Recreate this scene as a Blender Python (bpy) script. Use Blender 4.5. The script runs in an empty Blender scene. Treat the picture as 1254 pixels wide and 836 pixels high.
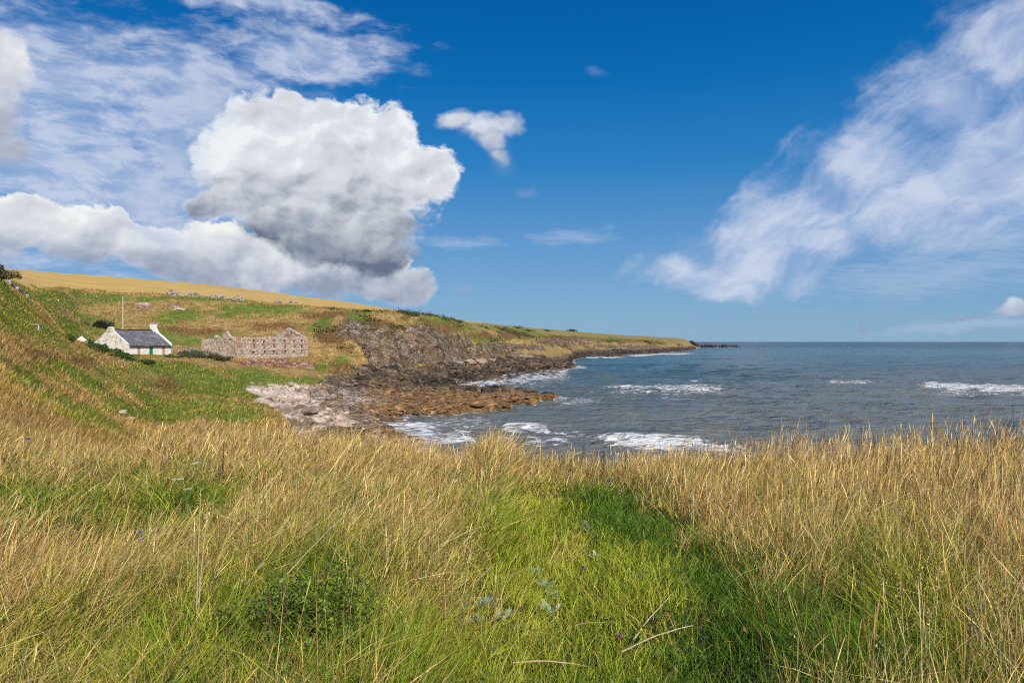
import bpy, bmesh, math, random
import numpy as np
from mathutils import Vector, Matrix

SC = bpy.context.scene
R = math.radians
rng = np.random.default_rng(7)
random.seed(7)

# ------------------------------------------------------------------ camera
cam_d = bpy.data.cameras.new("camera")
cam = bpy.data.objects.new("camera", cam_d)
SC.collection.objects.link(cam)
cam.location = (0, 0, 10)
cam.rotation_euler = (R(90), 0, 0)
cam_d.sensor_width = 36
cam_d.lens = 24
cam_d.clip_start = 0.05
cam_d.clip_end = 40000
SC.camera = cam

# ------------------------------------------------------------------ sun + exposure
SUN_AZ = R(155)      # direction the light comes from, clockwise from +Y
SUN_EL = R(40)
sun_d = bpy.data.lights.new("sun", 'SUN')
sun_d.energy = 5.0
sun_d.angle = R(0.53)
sun_d.color = (1.0, 0.93, 0.82)
sun = bpy.data.objects.new("sun", sun_d)
SC.collection.objects.link(sun)
sv = Vector((math.sin(SUN_AZ) * math.cos(SUN_EL), math.cos(SUN_AZ) * math.cos(SUN_EL), math.sin(SUN_EL)))
sun.rotation_euler = (-sv).to_track_quat('-Z', 'Y').to_euler()
SC.view_settings.view_transform = 'Standard'
SC.view_settings.look = 'None'
SC.view_settings.gamma = 1
SC.view_settings.use_curve_mapping = False
SC.view_settings.exposure = 0.12
SC.cycles.max_bounces = 5
SC.cycles.diffuse_bounces = 2
SC.cycles.glossy_bounces = 2
SC.cycles.transmission_bounces = 3
SC.cycles.transparent_max_bounces = 4
SC.cycles.use_denoising = False
SC.cycles.sample_clamp_direct = 1.6
SC.cycles.sample_clamp_indirect = 1.5
SC.cycles.pixel_filter_type = 'BLACKMAN_HARRIS'
SC.cycles.filter_width = 1.15


# ------------------------------------------------------------------ node helper
class NT:
    def __init__(s, nt):
        s.nt = nt
        nt.nodes.clear()

    def n(s, t, **kw):
        nd = s.nt.nodes.new(t)
        for k, v in kw.items():
            setattr(nd, k, v)
        return nd

    def put(s, sock, v):
        if isinstance(v, bpy.types.NodeSocket):
            s.nt.links.new(v, sock)
        elif v is not None:
            if sock.type == 'RGBA' and len(v) == 3:
                v = (*v, 1)
            sock.default_value = v

    def m(s, op, a, b=None, c=None, clamp=False):
        nd = s.n('ShaderNodeMath', operation=op, use_clamp=clamp)
        for i, v in enumerate((a, b, c)):
            if v is not None:
                s.put(nd.inputs[i], v)
        return nd.outputs[0]

    def v(s, op, a, b=None):
        nd = s.n('ShaderNodeVectorMath', operation=op)
        s.put(nd.inputs[0], a)
        if b is not None:
            if op == 'SCALE':
                s.put(nd.inputs['Scale'], b)
            else:
                s.put(nd.inputs[1], b)
        return nd.outputs['Value'] if op in ('LENGTH', 'DOT_PRODUCT') else nd.outputs[0]

    def noise(s, vec, scale, detail=3, rough=0.5, dist=0.0, kind='FBM', color=False):
        nd = s.n('ShaderNodeTexNoise')
        if kind != 'FBM':
            nd.noise_type = kind
        s.put(nd.inputs['Vector'], vec)
        nd.inputs['Scale'].default_value = scale
        nd.inputs['Detail'].default_value = detail
        nd.inputs['Roughness'].default_value = rough
        nd.inputs['Distortion'].default_value = dist
        return nd.outputs[1] if color else nd.outputs[0]

    def vor(s, vec, scale, feature='F1', out=0):
        nd = s.n('ShaderNodeTexVoronoi', feature=feature)
        s.put(nd.inputs['Vector'], vec)
        nd.inputs['Scale'].default_value = scale
        return nd.outputs[out]

    def step(s, x, a, b, lo=0.0, hi=1.0):
        nd = s.n('ShaderNodeMapRange', interpolation_type='SMOOTHSTEP')
        s.put(nd.inputs[0], x)
        for i, q in enumerate((a, b, lo, hi)):
            s.put(nd.inputs[i + 1], q)
        return nd.outputs[0]

    def mix(s, f, a, b, mode='MIX'):
        nd = s.n('ShaderNodeMix', data_type='RGBA', blend_type=mode)
        s.put(nd.inputs[0], f)
        s.put(nd.inputs[6], a)
        s.put(nd.inputs[7], b)
        return nd.outputs[2]

    def ramp(s, f, stops):
        nd = s.n('ShaderNodeValToRGB')
        cr = nd.color_ramp
        while len(cr.elements) < len(stops):
            cr.elements.new(0.5)
        for e, (p, c) in zip(cr.elements, stops):
            e.position = p
            e.color = (*c, 1)
        s.put(nd.inputs[0], f)
        return nd.outputs[0]

    def xyz(s, x, y, z):
        nd = s.n('ShaderNodeCombineXYZ')
        for i, q in enumerate((x, y, z)):
            s.put(nd.inputs[i], q)
        return nd.outputs[0]

    def scl(s, vec, k):
        nd = s.n('ShaderNodeVectorMath', operation='MULTIPLY')
        s.put(nd.inputs[0], vec)
        nd.inputs[1].default_value = k
        return nd.outputs[0]


# ------------------------------------------------------------------ sky
def build_world():
    w = bpy.data.worlds.new("World")
    SC.world = w
    w.use_nodes = True
    t = NT(w.node_tree)
    out = t.n('ShaderNodeOutputWorld')
    sky = t.n('ShaderNodeTexSky', sky_type='NISHITA')
    sky.sun_disc = False
    sky.sun_elevation = SUN_EL
    sky.sun_rotation = SUN_AZ
    sky.altitude = 0
    sky.air_density = 1.0
    sky.dust_density = 0.25
    sky.ozone_density = 3.0
    D = t.n('ShaderNodeTexCoord').outputs['Generated']
    sep = t.n('ShaderNodeSeparateXYZ')
    t.put(sep.inputs[0], D)
    dx, dy, dz = sep.outputs
    az = t.m('ARCTAN2', dx, dy)
    el = t.m('ARCSINE', dz)
    # polarised, saturated blue overhead
    hs = t.n('ShaderNodeHueSaturation')
    hs.inputs['Saturation'].default_value = 1.25
    t.put(hs.inputs['Color'], sky.outputs[0])
    e01 = t.step(el, 0.0, 0.5)
    tint = t.ramp(e01, [(0.0, (0.50, 0.64, 0.80)), (0.2, (0.62, 0.80, 0.98)), (0.55, (0.25, 0.90, 1.12)), (1.0, (0.02, 0.62, 0.98))])
    skyc = t.mix(1.0, hs.outputs[0], tint, 'MULTIPLY')
    air = t.ramp(t.m('MULTIPLY', el, 2.0), [(0.0, (1.85, 3.25, 4.85)), (0.08, (1.60, 3.05, 4.85)), (0.26, (0.95, 2.4, 4.55)), (0.50, (0.20, 1.58, 3.95)), (0.72, (0.03, 1.14, 3.45)),
                                            (0.95, (0.01, 0.82, 2.85))])
    skyc = t.mix(t.step(el, 0.45, 1.0, 0.85, 0.3), skyc, air)
    bg = t.n('ShaderNodeBackground')
    t.put(bg.inputs[0], skyc)
    bg.inputs[1].default_value = 0.115

    P = t.xyz(az, el, 0.0)
    S = t.xyz(t.m('MULTIPLY', az, 1.0), t.m('MULTIPLY', el, 1.25), 0.0)

    def A(px, py):
        u, q = (px - 627) / 836, (418 - py) / 836
        return math.atan(u), math.atan(q / math.hypot(1, u))

    def field(Pw, blobs):
        acc = None
        for (px, py, rx, ry) in blobs:
            a, e = A(px, py)
            k = 1 + ((px - 627) / 836) ** 2
            ra, re = rx / 836 / k, ry / 836 / math.sqrt(k)
            q = t.v('LENGTH', t.scl(t.v('SUBTRACT', Pw, (a, e, 0)), (1 / ra, 1 / re, 0)))
            acc = q if acc is None else t.m('SMOOTH_MIN', acc, q, 0.25)
        return t.m('SUBTRACT', 1.0, acc)

    # warp
    wv = t.v('SUBTRACT', t.noise(S, 7.0, 4, 0.55, color=True), (0.5, 0.5, 0.5))
    Pw = t.v('ADD', P, t.scl(wv, (0.085, 0.07, 0)))
    wv2 = t.v('SUBTRACT', t.noise(S, 30.0, 4, 0.6, color=True), (0.5, 0.5, 0.5))
    Pw = t.v('ADD', Pw, t.scl(wv2, (0.016, 0.016, 0)))
    # billows and relief (light from behind the viewer, upper left)
    Sw = t.v('ADD', S, t.scl(wv, (0.06, 0.06, 0)))
    bl = t.noise(Sw, 10.0, 6, 0.55)
    lo = t.v('ADD', Sw, (-0.010, 0.022, 0))
    relief = t.m('MULTIPLY', t.m('SUBTRACT', t.noise(Sw, 11.0, 4, 0.5), t.noise(lo, 11.0, 4, 0.5)), 1.7)
    relief2 = t.m('MULTIPLY', t.m('SUBTRACT', t.noise(Sw, 30.0, 4, 0.55), t.noise(t.v('ADD', Sw, (-0.004, 0.009, 0)), 30.0, 4, 0.55)), 0.4)
    relief = t.m('ADD', relief, relief2)
    big = t.noise(t.v('ADD', S, t.scl(wv, (0.2, 0.2, 0))), 4.6, 3, 0.5)
    ed = t.noise(t.v('ADD', S, t.scl(wv, (0.1, 0.1, 0))), 38.0, 5, 0.62)

    def cumulus(blobs, base_py, top_py, edge, seed, dark, bright, amp=1.05):
        F = field(Pw, blobs)
        dens = t.m('ADD', F, t.m('MULTIPLY', t.m('SUBTRACT', bl, 0.5), amp))
        _, eb = A(400, base_py)
        _, et = A(400, top_py)
        h = t.step(t.m('ADD', el, t.m('MULTIPLY', t.m('SUBTRACT', big, 0.5), 0.10)), eb, et)
        ew = t.m('ADD', edge, t.m('MULTIPLY', t.m('SUBTRACT', 1.0, h), 0.30))
        alpha = t.step(t.m('ADD', dens, t.m('MULTIPLY', t.m('SUBTRACT', ed, 0.5), 0.75)), 0.0, ew)
        sh = t.m('ADD', t.m('ADD', t.m('MULTIPLY', h, 0.85), t.m('MULTIPLY', t.m('SUBTRACT', big, 0.5), 0.8)), relief)
        sh = t.m('ADD', sh, t.step(dens, 0.0, 0.40, 0.22, 0.0), clamp=True)
        col = t.ramp(sh, [(0.0, dark), (0.30, tuple((a * 0.6 + b * 0.4) for a, b in zip(dark, bright))), (0.64, bright), (0.86, tuple(min(0.76, q * 1.16) for q in bright)), (1.0, tuple(min(0.84, q * 1.36) for q in bright))])
        return alpha, col

    layers = []
    # thin high sheets ------------------------------------------------
    Q = t.xyz(t.m('DIVIDE', dx, t.m('ADD', t.m('MAXIMUM', dz, 0.0), 0.12)), t.m('DIVIDE', dy, t.m('ADD', t.m('MAXIMUM', dz, 0.0), 0.12)), 0.0)
    rp = t.noise(t.scl(Q, (1.0, 2.2, 1)), 2.4, 7, 0.62, 0.3)
    rp2 = t.noise(t.scl(t.v('ADD', Q, (3.7, 1.2, 0)), (1.6, 3.2, 1)), 3.0, 5, 0.6, 0.6)
    ca, sa = math.cos(0.62), math.sin(0.62)
    dg = t.xyz(t.m('ADD', t.m('MULTIPLY', az, ca), t.m('MULTIPLY', el, sa)), t.m('MULTIPLY', t.m('SUBTRACT', t.m('MULTIPLY', el, ca), t.m('MULTIPLY', az, sa)), 3.2), 0.0)
    streak = t.noise(t.v('ADD', dg, t.scl(wv, (0.2, 0.3, 0))), 7.0, 6, 0.62)
    mot = t.noise(t.v('ADD', t.scl(S, (1, 1.9, 1)), t.scl(wv, (0.1, 0.1, 0))), 20.0, 5, 0.62)
    left = field(Pw, [(60, 200, 230, 120), (170, 235, 170, 90), (40, 90, 260, 80), (230, 120, 170, 60), (-150, 150, 240, 190), (380, 60, 110, 25),
                      (330, 5, 120, 14)])
    al = t.m('ADD', t.m('ADD', t.m('MULTIPLY', left, 0.9), t.m('MULTIPLY', t.m('SUBTRACT', mot, 0.5), 1.7)), t.m('MULTIPLY', t.m('SUBTRACT', rp, 0.5), 1.6))
    layers.append((t.m('MULTIPLY', t.step(al, -0.45, 0.80), 0.80), t.mix(t.step(mot, 0.4, 0.62), (0.38, 0.47, 0.67), (0.58, 0.63, 0.76))))
    right = field(Pw, [(1240, 60, 100, 90), (1150, 125, 100, 70), (860, 335, 80, 26), (905, 290, 60, 22), (1250, 200, 200, 110), (1080, 205, 120, 60), (1130, 260, 160, 60), (985, 260, 90, 45),
                       (930, 315, 100, 42), (1010, 300, 90, 30), (880, 350, 60, 22), (1400, 130, 200, 150)])
    rr = t.m('ADD', t.m('ADD', t.m('MULTIPLY', right, 1.5), t.m('MULTIPLY', t.m('SUBTRACT', bl, 0.5), 1.3)),
             t.m('ADD', t.m('MULTIPLY', t.m('SUBTRACT', ed, 0.5), 0.9), t.m('MULTIPLY', t.m('SUBTRACT', streak, 0.5), 1.6)))
    rcol = t.mix(t.step(t.m('ADD', t.m('MULTIPLY', bl, 0.5), t.m('MULTIPLY', streak, 0.5)), 0.38, 0.62), (0.33, 0.43, 0.66), (0.62, 0.67, 0.79))
    layers.append((t.m('MULTIPLY', t.step(rr, -0.35, 1.25), 0.82), rcol))
    low = field(Pw, [(1150, 340, 240, 30), (1240, 300, 160, 30), (1180, 405, 200, 12), (700, 290, 60, 14), (560, 300, 80, 12)])
    layers.append((t.m('MULTIPLY', t.step(t.m('ADD', low, t.m('MULTIPLY', t.m('SUBTRACT', rp2, 0.5), 1.4)), 0.0, 1.0), 0.5), (0.40, 0.50, 0.68)))
    # wisps
    wsp = field(Pw, [(725, 88, 26, 7), (610, 200, 26, 30), (645, 238, 16, 8), (565, 355, 22, 10),
                     (1100, 85, 70, 10)])
    layers.append((t.m('MULTIPLY', t.step(t.m('ADD', wsp, t.m('MULTIPLY', t.m('SUBTRACT', bl, 0.5), 1.5)), 0.0, 1.2), 0.25), (0.36, 0.43, 0.60)))
    # cumulus ----------------------------------------------------------
    dark, bright = (0.125, 0.160, 0.240), (0.57, 0.60, 0.655)
    layers.append(cumulus([(5, 80, 48, 45), (0, 140, 50, 50), (-60, 120, 90, 100), (10, 185, 45, 30)], 220, 40, 0.35, 1, (0.36, 0.40, 0.50), (0.66, 0.68, 0.74)))
    layers.append(cumulus([(30, 275, 60, 34), (110, 285, 75, 38), (-60, 290, 110, 60), (200, 300, 70, 34), (270, 315, 90, 42), (330, 320, 60, 40),
                           (400, 335, 70, 40), (470, 345, 50, 26), (510, 350, 34, 22), (490, 330, 20, 15), (140, 262, 22, 16)],
                          368, 275, 0.14, 2, (0.27, 0.32, 0.43), (0.62, 0.65, 0.71)))
    layers.append(cumulus([(330, 150, 62, 52), (385, 165, 75, 60), (455, 185, 72, 62), (520, 212, 42, 36), (400, 230, 125, 62), (300, 205, 62, 58),
                           (440, 270, 85, 52), (275, 252, 44, 22), (330, 262, 60, 26), (350, 118, 26, 20), (425, 300, 88, 36), (375, 300, 60, 30), (470, 320, 50, 22), (340, 285, 60, 24)],
                          318, 200, 0.22, 3, dark, bright))
    layers.append(cumulus([(560, 142, 30, 18), (590, 155, 30, 28), (612, 152, 34, 26), (600, 178, 22, 20), (610, 198, 16, 14)],
                          230, 110, 0.75, 4, (0.33, 0.39, 0.52), (0.50, 0.54, 0.63)))
    layers.append(cumulus([(1228, 388, 28, 11), (1240, 380, 18, 11), (1270, 388, 30, 14), (1052, 398, 14, 7), (1048, 393, 6, 6), (1180, 396, 30, 3)],
                          405, 372, 0.5, 5, (0.26, 0.34, 0.48), (0.50, 0.56, 0.66)))
    veil = field(Pw, [(215, 185, 60, 90), (250, 120, 50, 50), (190, 240, 70, 40), (200, 280, 50, 30)])
    layers.append((t.m('MULTIPLY', t.step(t.m('ADD', veil, t.m('MULTIPLY', t.m('SUBTRACT', mot, 0.5), 1.2)), -0.1, 1.0), 0.6), (0.44, 0.51, 0.67)))
    col, alpha = None, None
    for a, c in layers:
        if col is None:
            col = t.mix(0.0, c, (0, 0, 0))
            alpha = a
        else:
            # 'over' operator on premultiplied-free colours
            na = t.m('SUBTRACT', t.m('ADD', alpha, a), t.m('MULTIPLY', alpha, a))
            f = t.m('DIVIDE', a, t.m('MAXIMUM', na, 0.001), clamp=True)
            col = t.mix(f, col, c)
            alpha = na
    up = t.step(el, 0.0, 0.012)
    front = t.step(dy, 0.02, 0.2)
    alpha = t.m('MULTIPLY', t.m('MULTIPLY', alpha, up), front)
    # broken cloud over the rest of the sky, behind the viewer
    bk = t.m('MULTIPLY', t.m('MULTIPLY', t.step(rp, 0.45, 0.7), t.m('SUBTRACT', 1.0, front)), 0.7)
    alpha = t.m('MAXIMUM', alpha, t.m('MULTIPLY', bk, up))
    bgc = t.n('ShaderNodeBackground')
    t.put(bgc.inputs[0], col)
    bgc.inputs[1].default_value = 1.0
    mx = t.n('ShaderNodeMixShader')
    t.put(mx.inputs[0], alpha)
    t.put(mx.inputs[1], bg.outputs[0])
    t.put(mx.inputs[2], bgc.outputs[0])
    t.put(out.inputs[0], mx.outputs[0])
    w.cycles.sampling_method = 'MANUAL'
    w.cycles.sample_map_resolution = 512


build_world()


# ------------------------------------------------------------------ numpy noise
def _h(ix, iy, seed):
    h = (ix.astype(np.int64) * 374761393 + iy.astype(np.int64) * 668265263 + seed * 982451653) & 0xFFFFFFFF
    h = ((h ^ (h >> 13)) * 1274126177) & 0xFFFFFFFF
    h = ((h ^ (h >> 16)) * 2246822519) & 0xFFFFFFFF
    return ((h ^ (h >> 15)) & 0xFFFFFF) / float(0xFFFFFF)


def vnoise(x, y, seed=0):
    x = np.asarray(x, float)
    y = np.asarray(y, float)
    ix, iy = np.floor(x), np.floor(y)
    fx, fy = x - ix, y - iy
    ux, uy = fx * fx * (3 - 2 * fx), fy * fy * (3 - 2 * fy)
    a, b = _h(ix, iy, seed), _h(ix + 1, iy, seed)
    c, d = _h(ix, iy + 1, seed), _h(ix + 1, iy + 1, seed)
    return (a + (b - a) * ux) * (1 - uy) + (c + (d - c) * ux) * uy


def fbm(x, y, seed=0, octv=4, gain=0.5):
    s, a, n = 0, 1.0, 0
    for i in range(octv):
        s = s + a * (vnoise(x * 2 ** i + 17.3 * i, y * 2 ** i - 9.1 * i, seed + i) - 0.5)
        n += a
        a *= gain
    return s / n * 2       # about -1..1


def ridged(x, y, seed=0, octv=4):
    s, a, n = 0, 1.0, 0
    for i in range(octv):
        v = 1 - np.abs(2 * vnoise(x * 2 ** i + 5.3 * i, y * 2 ** i + 3.7 * i, seed + i) - 1)
        s = s + a * v
        n += a
        a *= 0.5
    return s / n


def sstep(x, a, b):
    q = np.clip((x - a) / (b - a), 0, 1)
    return q * q * (3 - 2 * q)


def img(X, Y, Z):
    Yc = np.maximum(Y, 0.5)
    return 627 + 836 * X / Yc, 418 - 836 * (Z - 10) / Yc


def E(px, py, cx, cy, rx, ry):
    return np.clip(1.3 - np.hypot((px - cx) / rx, (py - cy) / ry), 0, 1)


def onray(px, Y):
    return (px - 627) / 836 * Y


# ------------------------------------------------------------------ terrain heights (distance, height) profiles per bearing
S_ = -1.6
TAB = {
    -900: [(0, 8.45), (11, 8.6), (20, 10.2), (30, 12.2), (42, 14.5), (55, 17.0), (75, 19.5), (95, 21.0), (110, 22.5), (280, 46), (450, 50)],
    -300: [(0, 8.40), (11, 8.2), (20, 9.0), (30, 10.8), (42, 13.0), (55, 15.8), (75, 18.5), (95, 20.0), (110, 21.5), (280, 43), (450, 46)],
    0: [(0, 8.35), (11, 7.85), (20, 7.6), (30, 8.7), (42, 10.6), (55, 13.3), (75, 16.8), (95, 18.2), (110, 20.0), (280, 40.1), (450, 42)],
    50: [(0, 8.35), (11.5, 7.8), (21, 7.2), (33, 7.8), (50, 9.6), (72, 12.1), (100, 14.6), (130, 17.0), (150, 20.6), (300, 41.0), (500, 43)],
    100: [(0, 8.35), (11.5, 7.75), (22, 6.7), (38, 6.9), (62, 8.5), (95, 9.9), (126, 7.6), (150, 11.5), (192, 24.2), (320, 41.7), (600, 44)],
    150: [(0, 8.35), (11.5, 7.72), (23, 6.0), (45, 5.2), (70, 6.2), (100, 7.7), (126, 6.9), (152, 8.6), (192, 22.8), (320, 39.8), (600, 42)],
    200: [(0, 8.35), (12, 8.02), (25, 5.0), (60, 3.0), (85, 4.2), (115, 6.6), (126, 6.85), (152, 7.2), (196, 22.9), (320, 38.3), (600, 41)],
    250: [(0, 8.35), (12, 8.05), (27, 4.2), (64, 2.2), (92, 3.2), (116, 6.0), (124, 6.7), (158, 7.1), (198, 22.0), (320, 36.5), (600, 40)],
    300: [(0, 8.35), (12, 8.08), (30, 3.6), (70, 1.5), (99, 1.8), (118, 4.4), (128, 6.3), (158, 6.6), (198, 20.9), (320, 34.8), (600, 38)],
    340: [(0, 8.35), (12, 8.08), (32, 2.8), (72, 1.1), (103, 1.5), (119, 4.1), (128, 6.1), (160, 6.5), (198, 20.2), (310, 32.0), (600, 35)],
    380: [(0, 8.35), (12, 8.05), (34, 2.0), (74, 0.8), (106, 1.3), (120, 3.6), (130, 5.9), (160, 6.6), (198, 19.8), (300, 29.2), (600, 32)],
    430: [(0, 8.35), (12, 8.0), (36, 1.6), (72, 0.5), (108, 1.4), (126, 2.0), (146, 3.2), (160, 4.6), (182, 17.4), (290, 26.6), (600, 29)],
    480: [(0, 8.35), (12, 7.9), (40, 1.1), (70, 0.1), (84, -0.4), (124, 1.6), (146, 2.1), (166, 3.0), (187, 17.8), (270, 22.9), (600, 25)],
    520: [(0, 8.35), (12, 7.76), (40, 0.7), (60, 0.0), (84, S_), (146, -.4), (158, 1.6), (177, 3.0), (197, 17.2), (270, 21.0), (600, 22)],
    560: [(0, 8.35), (12, 7.68), (36, 0.7), (52, S_), (84, S_), (168, -.4), (178, 1.8), (199, 3.0), (220, 16.4), (300, 19.9), (700, 21)],
    600: [(0, 8.35), (12, 8.08), (30, 0.6), (44, S_), (84, S_), (192, -.4), (202, 1.8), (228, 3.6), (258, 13.5), (380, 20.2), (800, 21)],
    650: [(0, 8.35), (12, 7.6), (26, 0.6), (38, S_), (84, S_), (222, -.4), (232, 2.0), (250, 2.6), (350, 11.5), (520, 21.0), (900, 22)],
    690: [(0, 8.35), (12, 7.6), (26, 0.6), (38, S_), (84, S_), (250, -.4), (257, 1.9), (274, 0.6), (450, 7.5), (690, 21.0), (1000, 22)],
    708: [(0, 8.35), (12, 7.6), (26, 0.6), (38, S_), (84, S_), (254, S_), (262, S_), (405, S_), (500, 8.0), (740, 20.6), (1000, 22)],
    750: [(0, 8.35), (12, 7.6), (26, 0.6), (38, S_), (84, S_), (262, S_), (400, S_), (478, -0.6), (560, 7.5), (820, 18.8), (1300, 20)],
    800: [(0, 8.35), (12, 7.6), (26, 0.6), (38, S_), (84, S_), (262, S_), (520, S_), (585, -0.6), (680, 7.0), (1000, 17.2), (1500, 18)],
    838: [(0, 8.35), (12, 7.6), (26, 0.6), (38, S_), (84, S_), (262, S_), (640, S_), (720, -0.6), (830, 6.0), (1100, 14.2), (1500, 14)],
    845: [(0, 8.35), (12, 7.6), (26, 0.6), (38, S_), (84, S_), (262, S_), (640, S_), (800, -0.8), (900, 2.0), (1150, 6.0), (1500, 4)],
    856: [(0, 8.35), (12, 7.6), (26, 0.6), (38, S_), (84, S_), (262, S_), (640, S_), (800, S_), (900, S_), (1150, S_), (1500, S_)],
    1000: [(0, 8.35), (12, 7.68), (26, 0.6), (38, S_), (84, S_), (262, S_), (640, S_), (800, S_), (900, S_), (1150, S_), (1500, S_)],
    1254: [(0, 8.4), (12, 7.72), (26, 0.8), (38, S_), (84, S_), (262, S_), (640, S_), (800, S_), (900, S_), (1150, S_), (1500, S_)],
    2600: [(0, 8.5), (12, 7.9), (26, 0.8), (38, S_), (84, S_), (262, S_), (640, S_), (800, S_), (900, S_), (1150, S_), (1500, S_)],
}
COLS = np.array(sorted(TAB))
KY = np.array([[k[0] for k in TAB[c]] for c in COLS], float)
KZ = np.array([[k[1] for k in TAB[c]] for c in COLS], float)
NK = KY.shape[1]


def base_height(X, Y):
    wob = fbm(X / 14, Y / 14, 91, 3) * 7 * sstep(Y, 20, 90)
    col = 627 + 836 * X / np.maximum(Y, 2.0) + wob
    yk = [np.interp(col, COLS, KY[:, k]) for k in range(NK)]
    zk = [np.interp(col, COLS, KZ[:, k]) for k in range(NK)]
    z = zk[0].copy()
    for k in range(NK - 1):
        f = (Y - yk[k]) / (yk[k + 1] - yk[k])
        if k == NK - 2:
            z = np.where(f > 0, zk[k] + (zk[k + 1] - zk[k]) * np.clip(f, 0, 1), z)
        else:
            z = np.where((f > 0), zk[k] + (zk[k + 1] - zk[k]) * np.clip(f, 0, 1), z)
    return z


def blur(a, n, axis):
    for _ in range(n):
        p = np.pad(a, [(1, 1) if i == axis else (0, 0) for i in (0, 1)], mode='edge')
        if axis == 0:
            a = (p[:-2] + 2 * p[1:-1] + p[2:]) / 4
        else:
            a = (p[:, :-2] + 2 * p[:, 1:-1] + p[:, 2:]) / 4
    return a


# fan grid: X = t * (Y + 4)
ys = [-3.0, -2.0, -1.0]
y = 0.0
while y < 1600:
    ys.append(y)
    if y < 14: y += 0.16
    elif y < 100: y += max(0.16, y * 0.007)
    elif y < 300: y += y * 0.0032
    else: y += y * 0.008
YS = np.array(ys)
TS = np.concatenate([np.linspace(-3, -0.95, 26)[:-1], np.linspace(-0.95, 0.36, 700)[:-1], np.linspace(0.36, 1.1, 120)[:-1], np.linspace(1.1, 3, 24)])
GY, GT = np.meshgrid(YS, TS, indexing='ij')
GX = GT * (GY + 4)
H = base_height(GX, GY)
H = blur(blur(H, 6, 0), 4, 1)
PX0, PY0 = img(GX, GY, H)

# rock masks -------------------------------------------------------
n1 = fbm(GX / 9, GY / 9, 5, 4)
n2 = fbm(GX / 3, GY / 3, 15, 4)


def interp(px, xs, vs, lo=None, hi=None):
    return np.interp(px, xs, vs)


def masks(X, Y, Z, slope=None):
    """beach, rock, green, field, russet -> 0..1, from where the ground lies"""
    px, py = img(X, Y, Z)
    nn = fbm(X / 11, Y / 11, 33, 4)
    nf = fbm(X / 3.1, Y / 3.1, 43, 3)
    px0 = px
    px = px + (26 * fbm(X / 13, Y / 17, 141, 4) + 9 * nf) * sstep(Y, 20, 60)
    py = py + (7 * fbm(X / 12, Y / 15, 151, 4) + 3 * fbm(X / 3, Y / 4, 161, 3)) * np.clip(110 / np.maximum(Y, 1), 0.2, 1.6)
    edge = np.interp(px, [-900, 0, 50, 100, 150, 200, 300, 400, 450, 500, 555, 620, 700, 840], [112, 118, 165, 206, 205, 207, 212, 206, 208, 216, 250, 390, 580, 960])
    field = sstep(Y, edge - 3, edge + 4)
    rock = np.zeros_like(X)
    far = Y > 60
    for e in [(455, 415, 34, 26), (480, 430, 42, 32), (515, 430, 42, 32), (548, 430, 34, 26), (470, 458, 48, 11), (578, 440, 34, 16), (600, 428, 30, 11), (428, 402, 12, 16), (505, 405, 30, 10), (630, 425, 40, 7), (690, 418, 50, 5), (780, 424, 50, 3),
              (640, 436, 40, 7), (740, 424, 40, 3.5)]:
        rock = np.maximum(rock, E(px, py, *e))
    rock = np.where(far, sstep(rock + 0.5 * nn + 0.35 * nf, 0.38, 0.78), 0)
    lowland = far & (Z < 3.4 + 0.8 * nn) & (px > 395)
    rock = np.maximum(rock, np.where(lowland, 1.0, 0))
    rock = np.maximum(rock, np.where((Z < np.where(Y > 400, 4.5, 2.6)) & (Y > 24) & (px0 > 460), 1.0, 0))
    bw = px0 + 14 * nn + 5 * nf - (306 + (100 - Y).clip(0) * 1.45)
    beach = np.where((Y > 36) & (Y < 116) & (Z < 2.9 + 0.4 * nf) & (px0 < 560), 1.0, 0) * sstep(bw, -3, 4)
    beach *= 1 - sstep(px + nn * 30, 445, 480) * sstep(Y, 74, 82)
    beach *= 1 - sstep(px0 + 40 * nn, 385, 450) * sstep(nf + nn, -0.25, 0.1) * 0.9
    rock = np.maximum(rock, np.where((Y > 50) & (Y < 120) & (Z < 2.4) & (px0 > 380), 1.0, 0))
    g = np.zeros_like(X)
    for e in [(110, 362, 60, 12), (60, 365, 60, 26), (300, 381, 90, 9), (215, 366, 130, 6), (230, 383, 40, 12), (95, 405, 50, 22), (15, 395, 30, 30), (235, 412, 60, 14), (240, 480, 100, 45), (280, 500, 70, 30), (300, 470, 50, 26),
              (345, 470, 50, 13), (200, 452, 90, 12), (130, 428, 40, 16), (100, 470, 40, 20), (180, 505, 100, 18), (450, 387, 22, 7), (470, 396, 15, 9), (402, 392, 12, 10), (530, 392, 30, 6),
              (558, 398, 20, 7), (640, 406, 45, 8), (672, 411, 40, 6), (600, 414, 30, 8), (720, 413, 40, 4), (400, 470, 22, 8), (760, 416, 30, 3), (500, 384, 16, 4), (590, 400, 18, 5), (20, 345, 30, 12), (60, 455, 50, 14),
              (575, 452, 14, 4), (430, 440, 14, 10), (390, 448, 30, 4)]:
        g = np.maximum(g, E(px, py, *e))
    g = np.clip(sstep(g + 0.9 * nn + 0.6 * nf, 0.0, 1.15), 0, 1)
    rus = np.zeros_like(X)
    for e in [(230, 404, 60, 10), (330, 400, 60, 9), (400, 385, 60, 7), (430, 452, 30, 12), (330, 446, 50, 4), (530, 400, 50, 12), (610, 410, 60, 8), (690, 414, 70, 7), (780, 418, 60, 4), (470, 398, 50, 12), (415, 420, 20, 20), (200, 470, 30, 14), (60, 440, 60, 10)]:
        rus = np.maximum(rus, E(px, py, *e))
    rus = sstep(rus + 0.6 * nn - 0.4 * nf, 0.3, 1.15)
    return dict(field=field, rock=rock * (1 - field), beach=beach, green=g, rus=rus, px=px0, py=py)


M0 = masks(GX, GY, H)
land = np.where(GY > 60, 1.0, 0.0)
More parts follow.
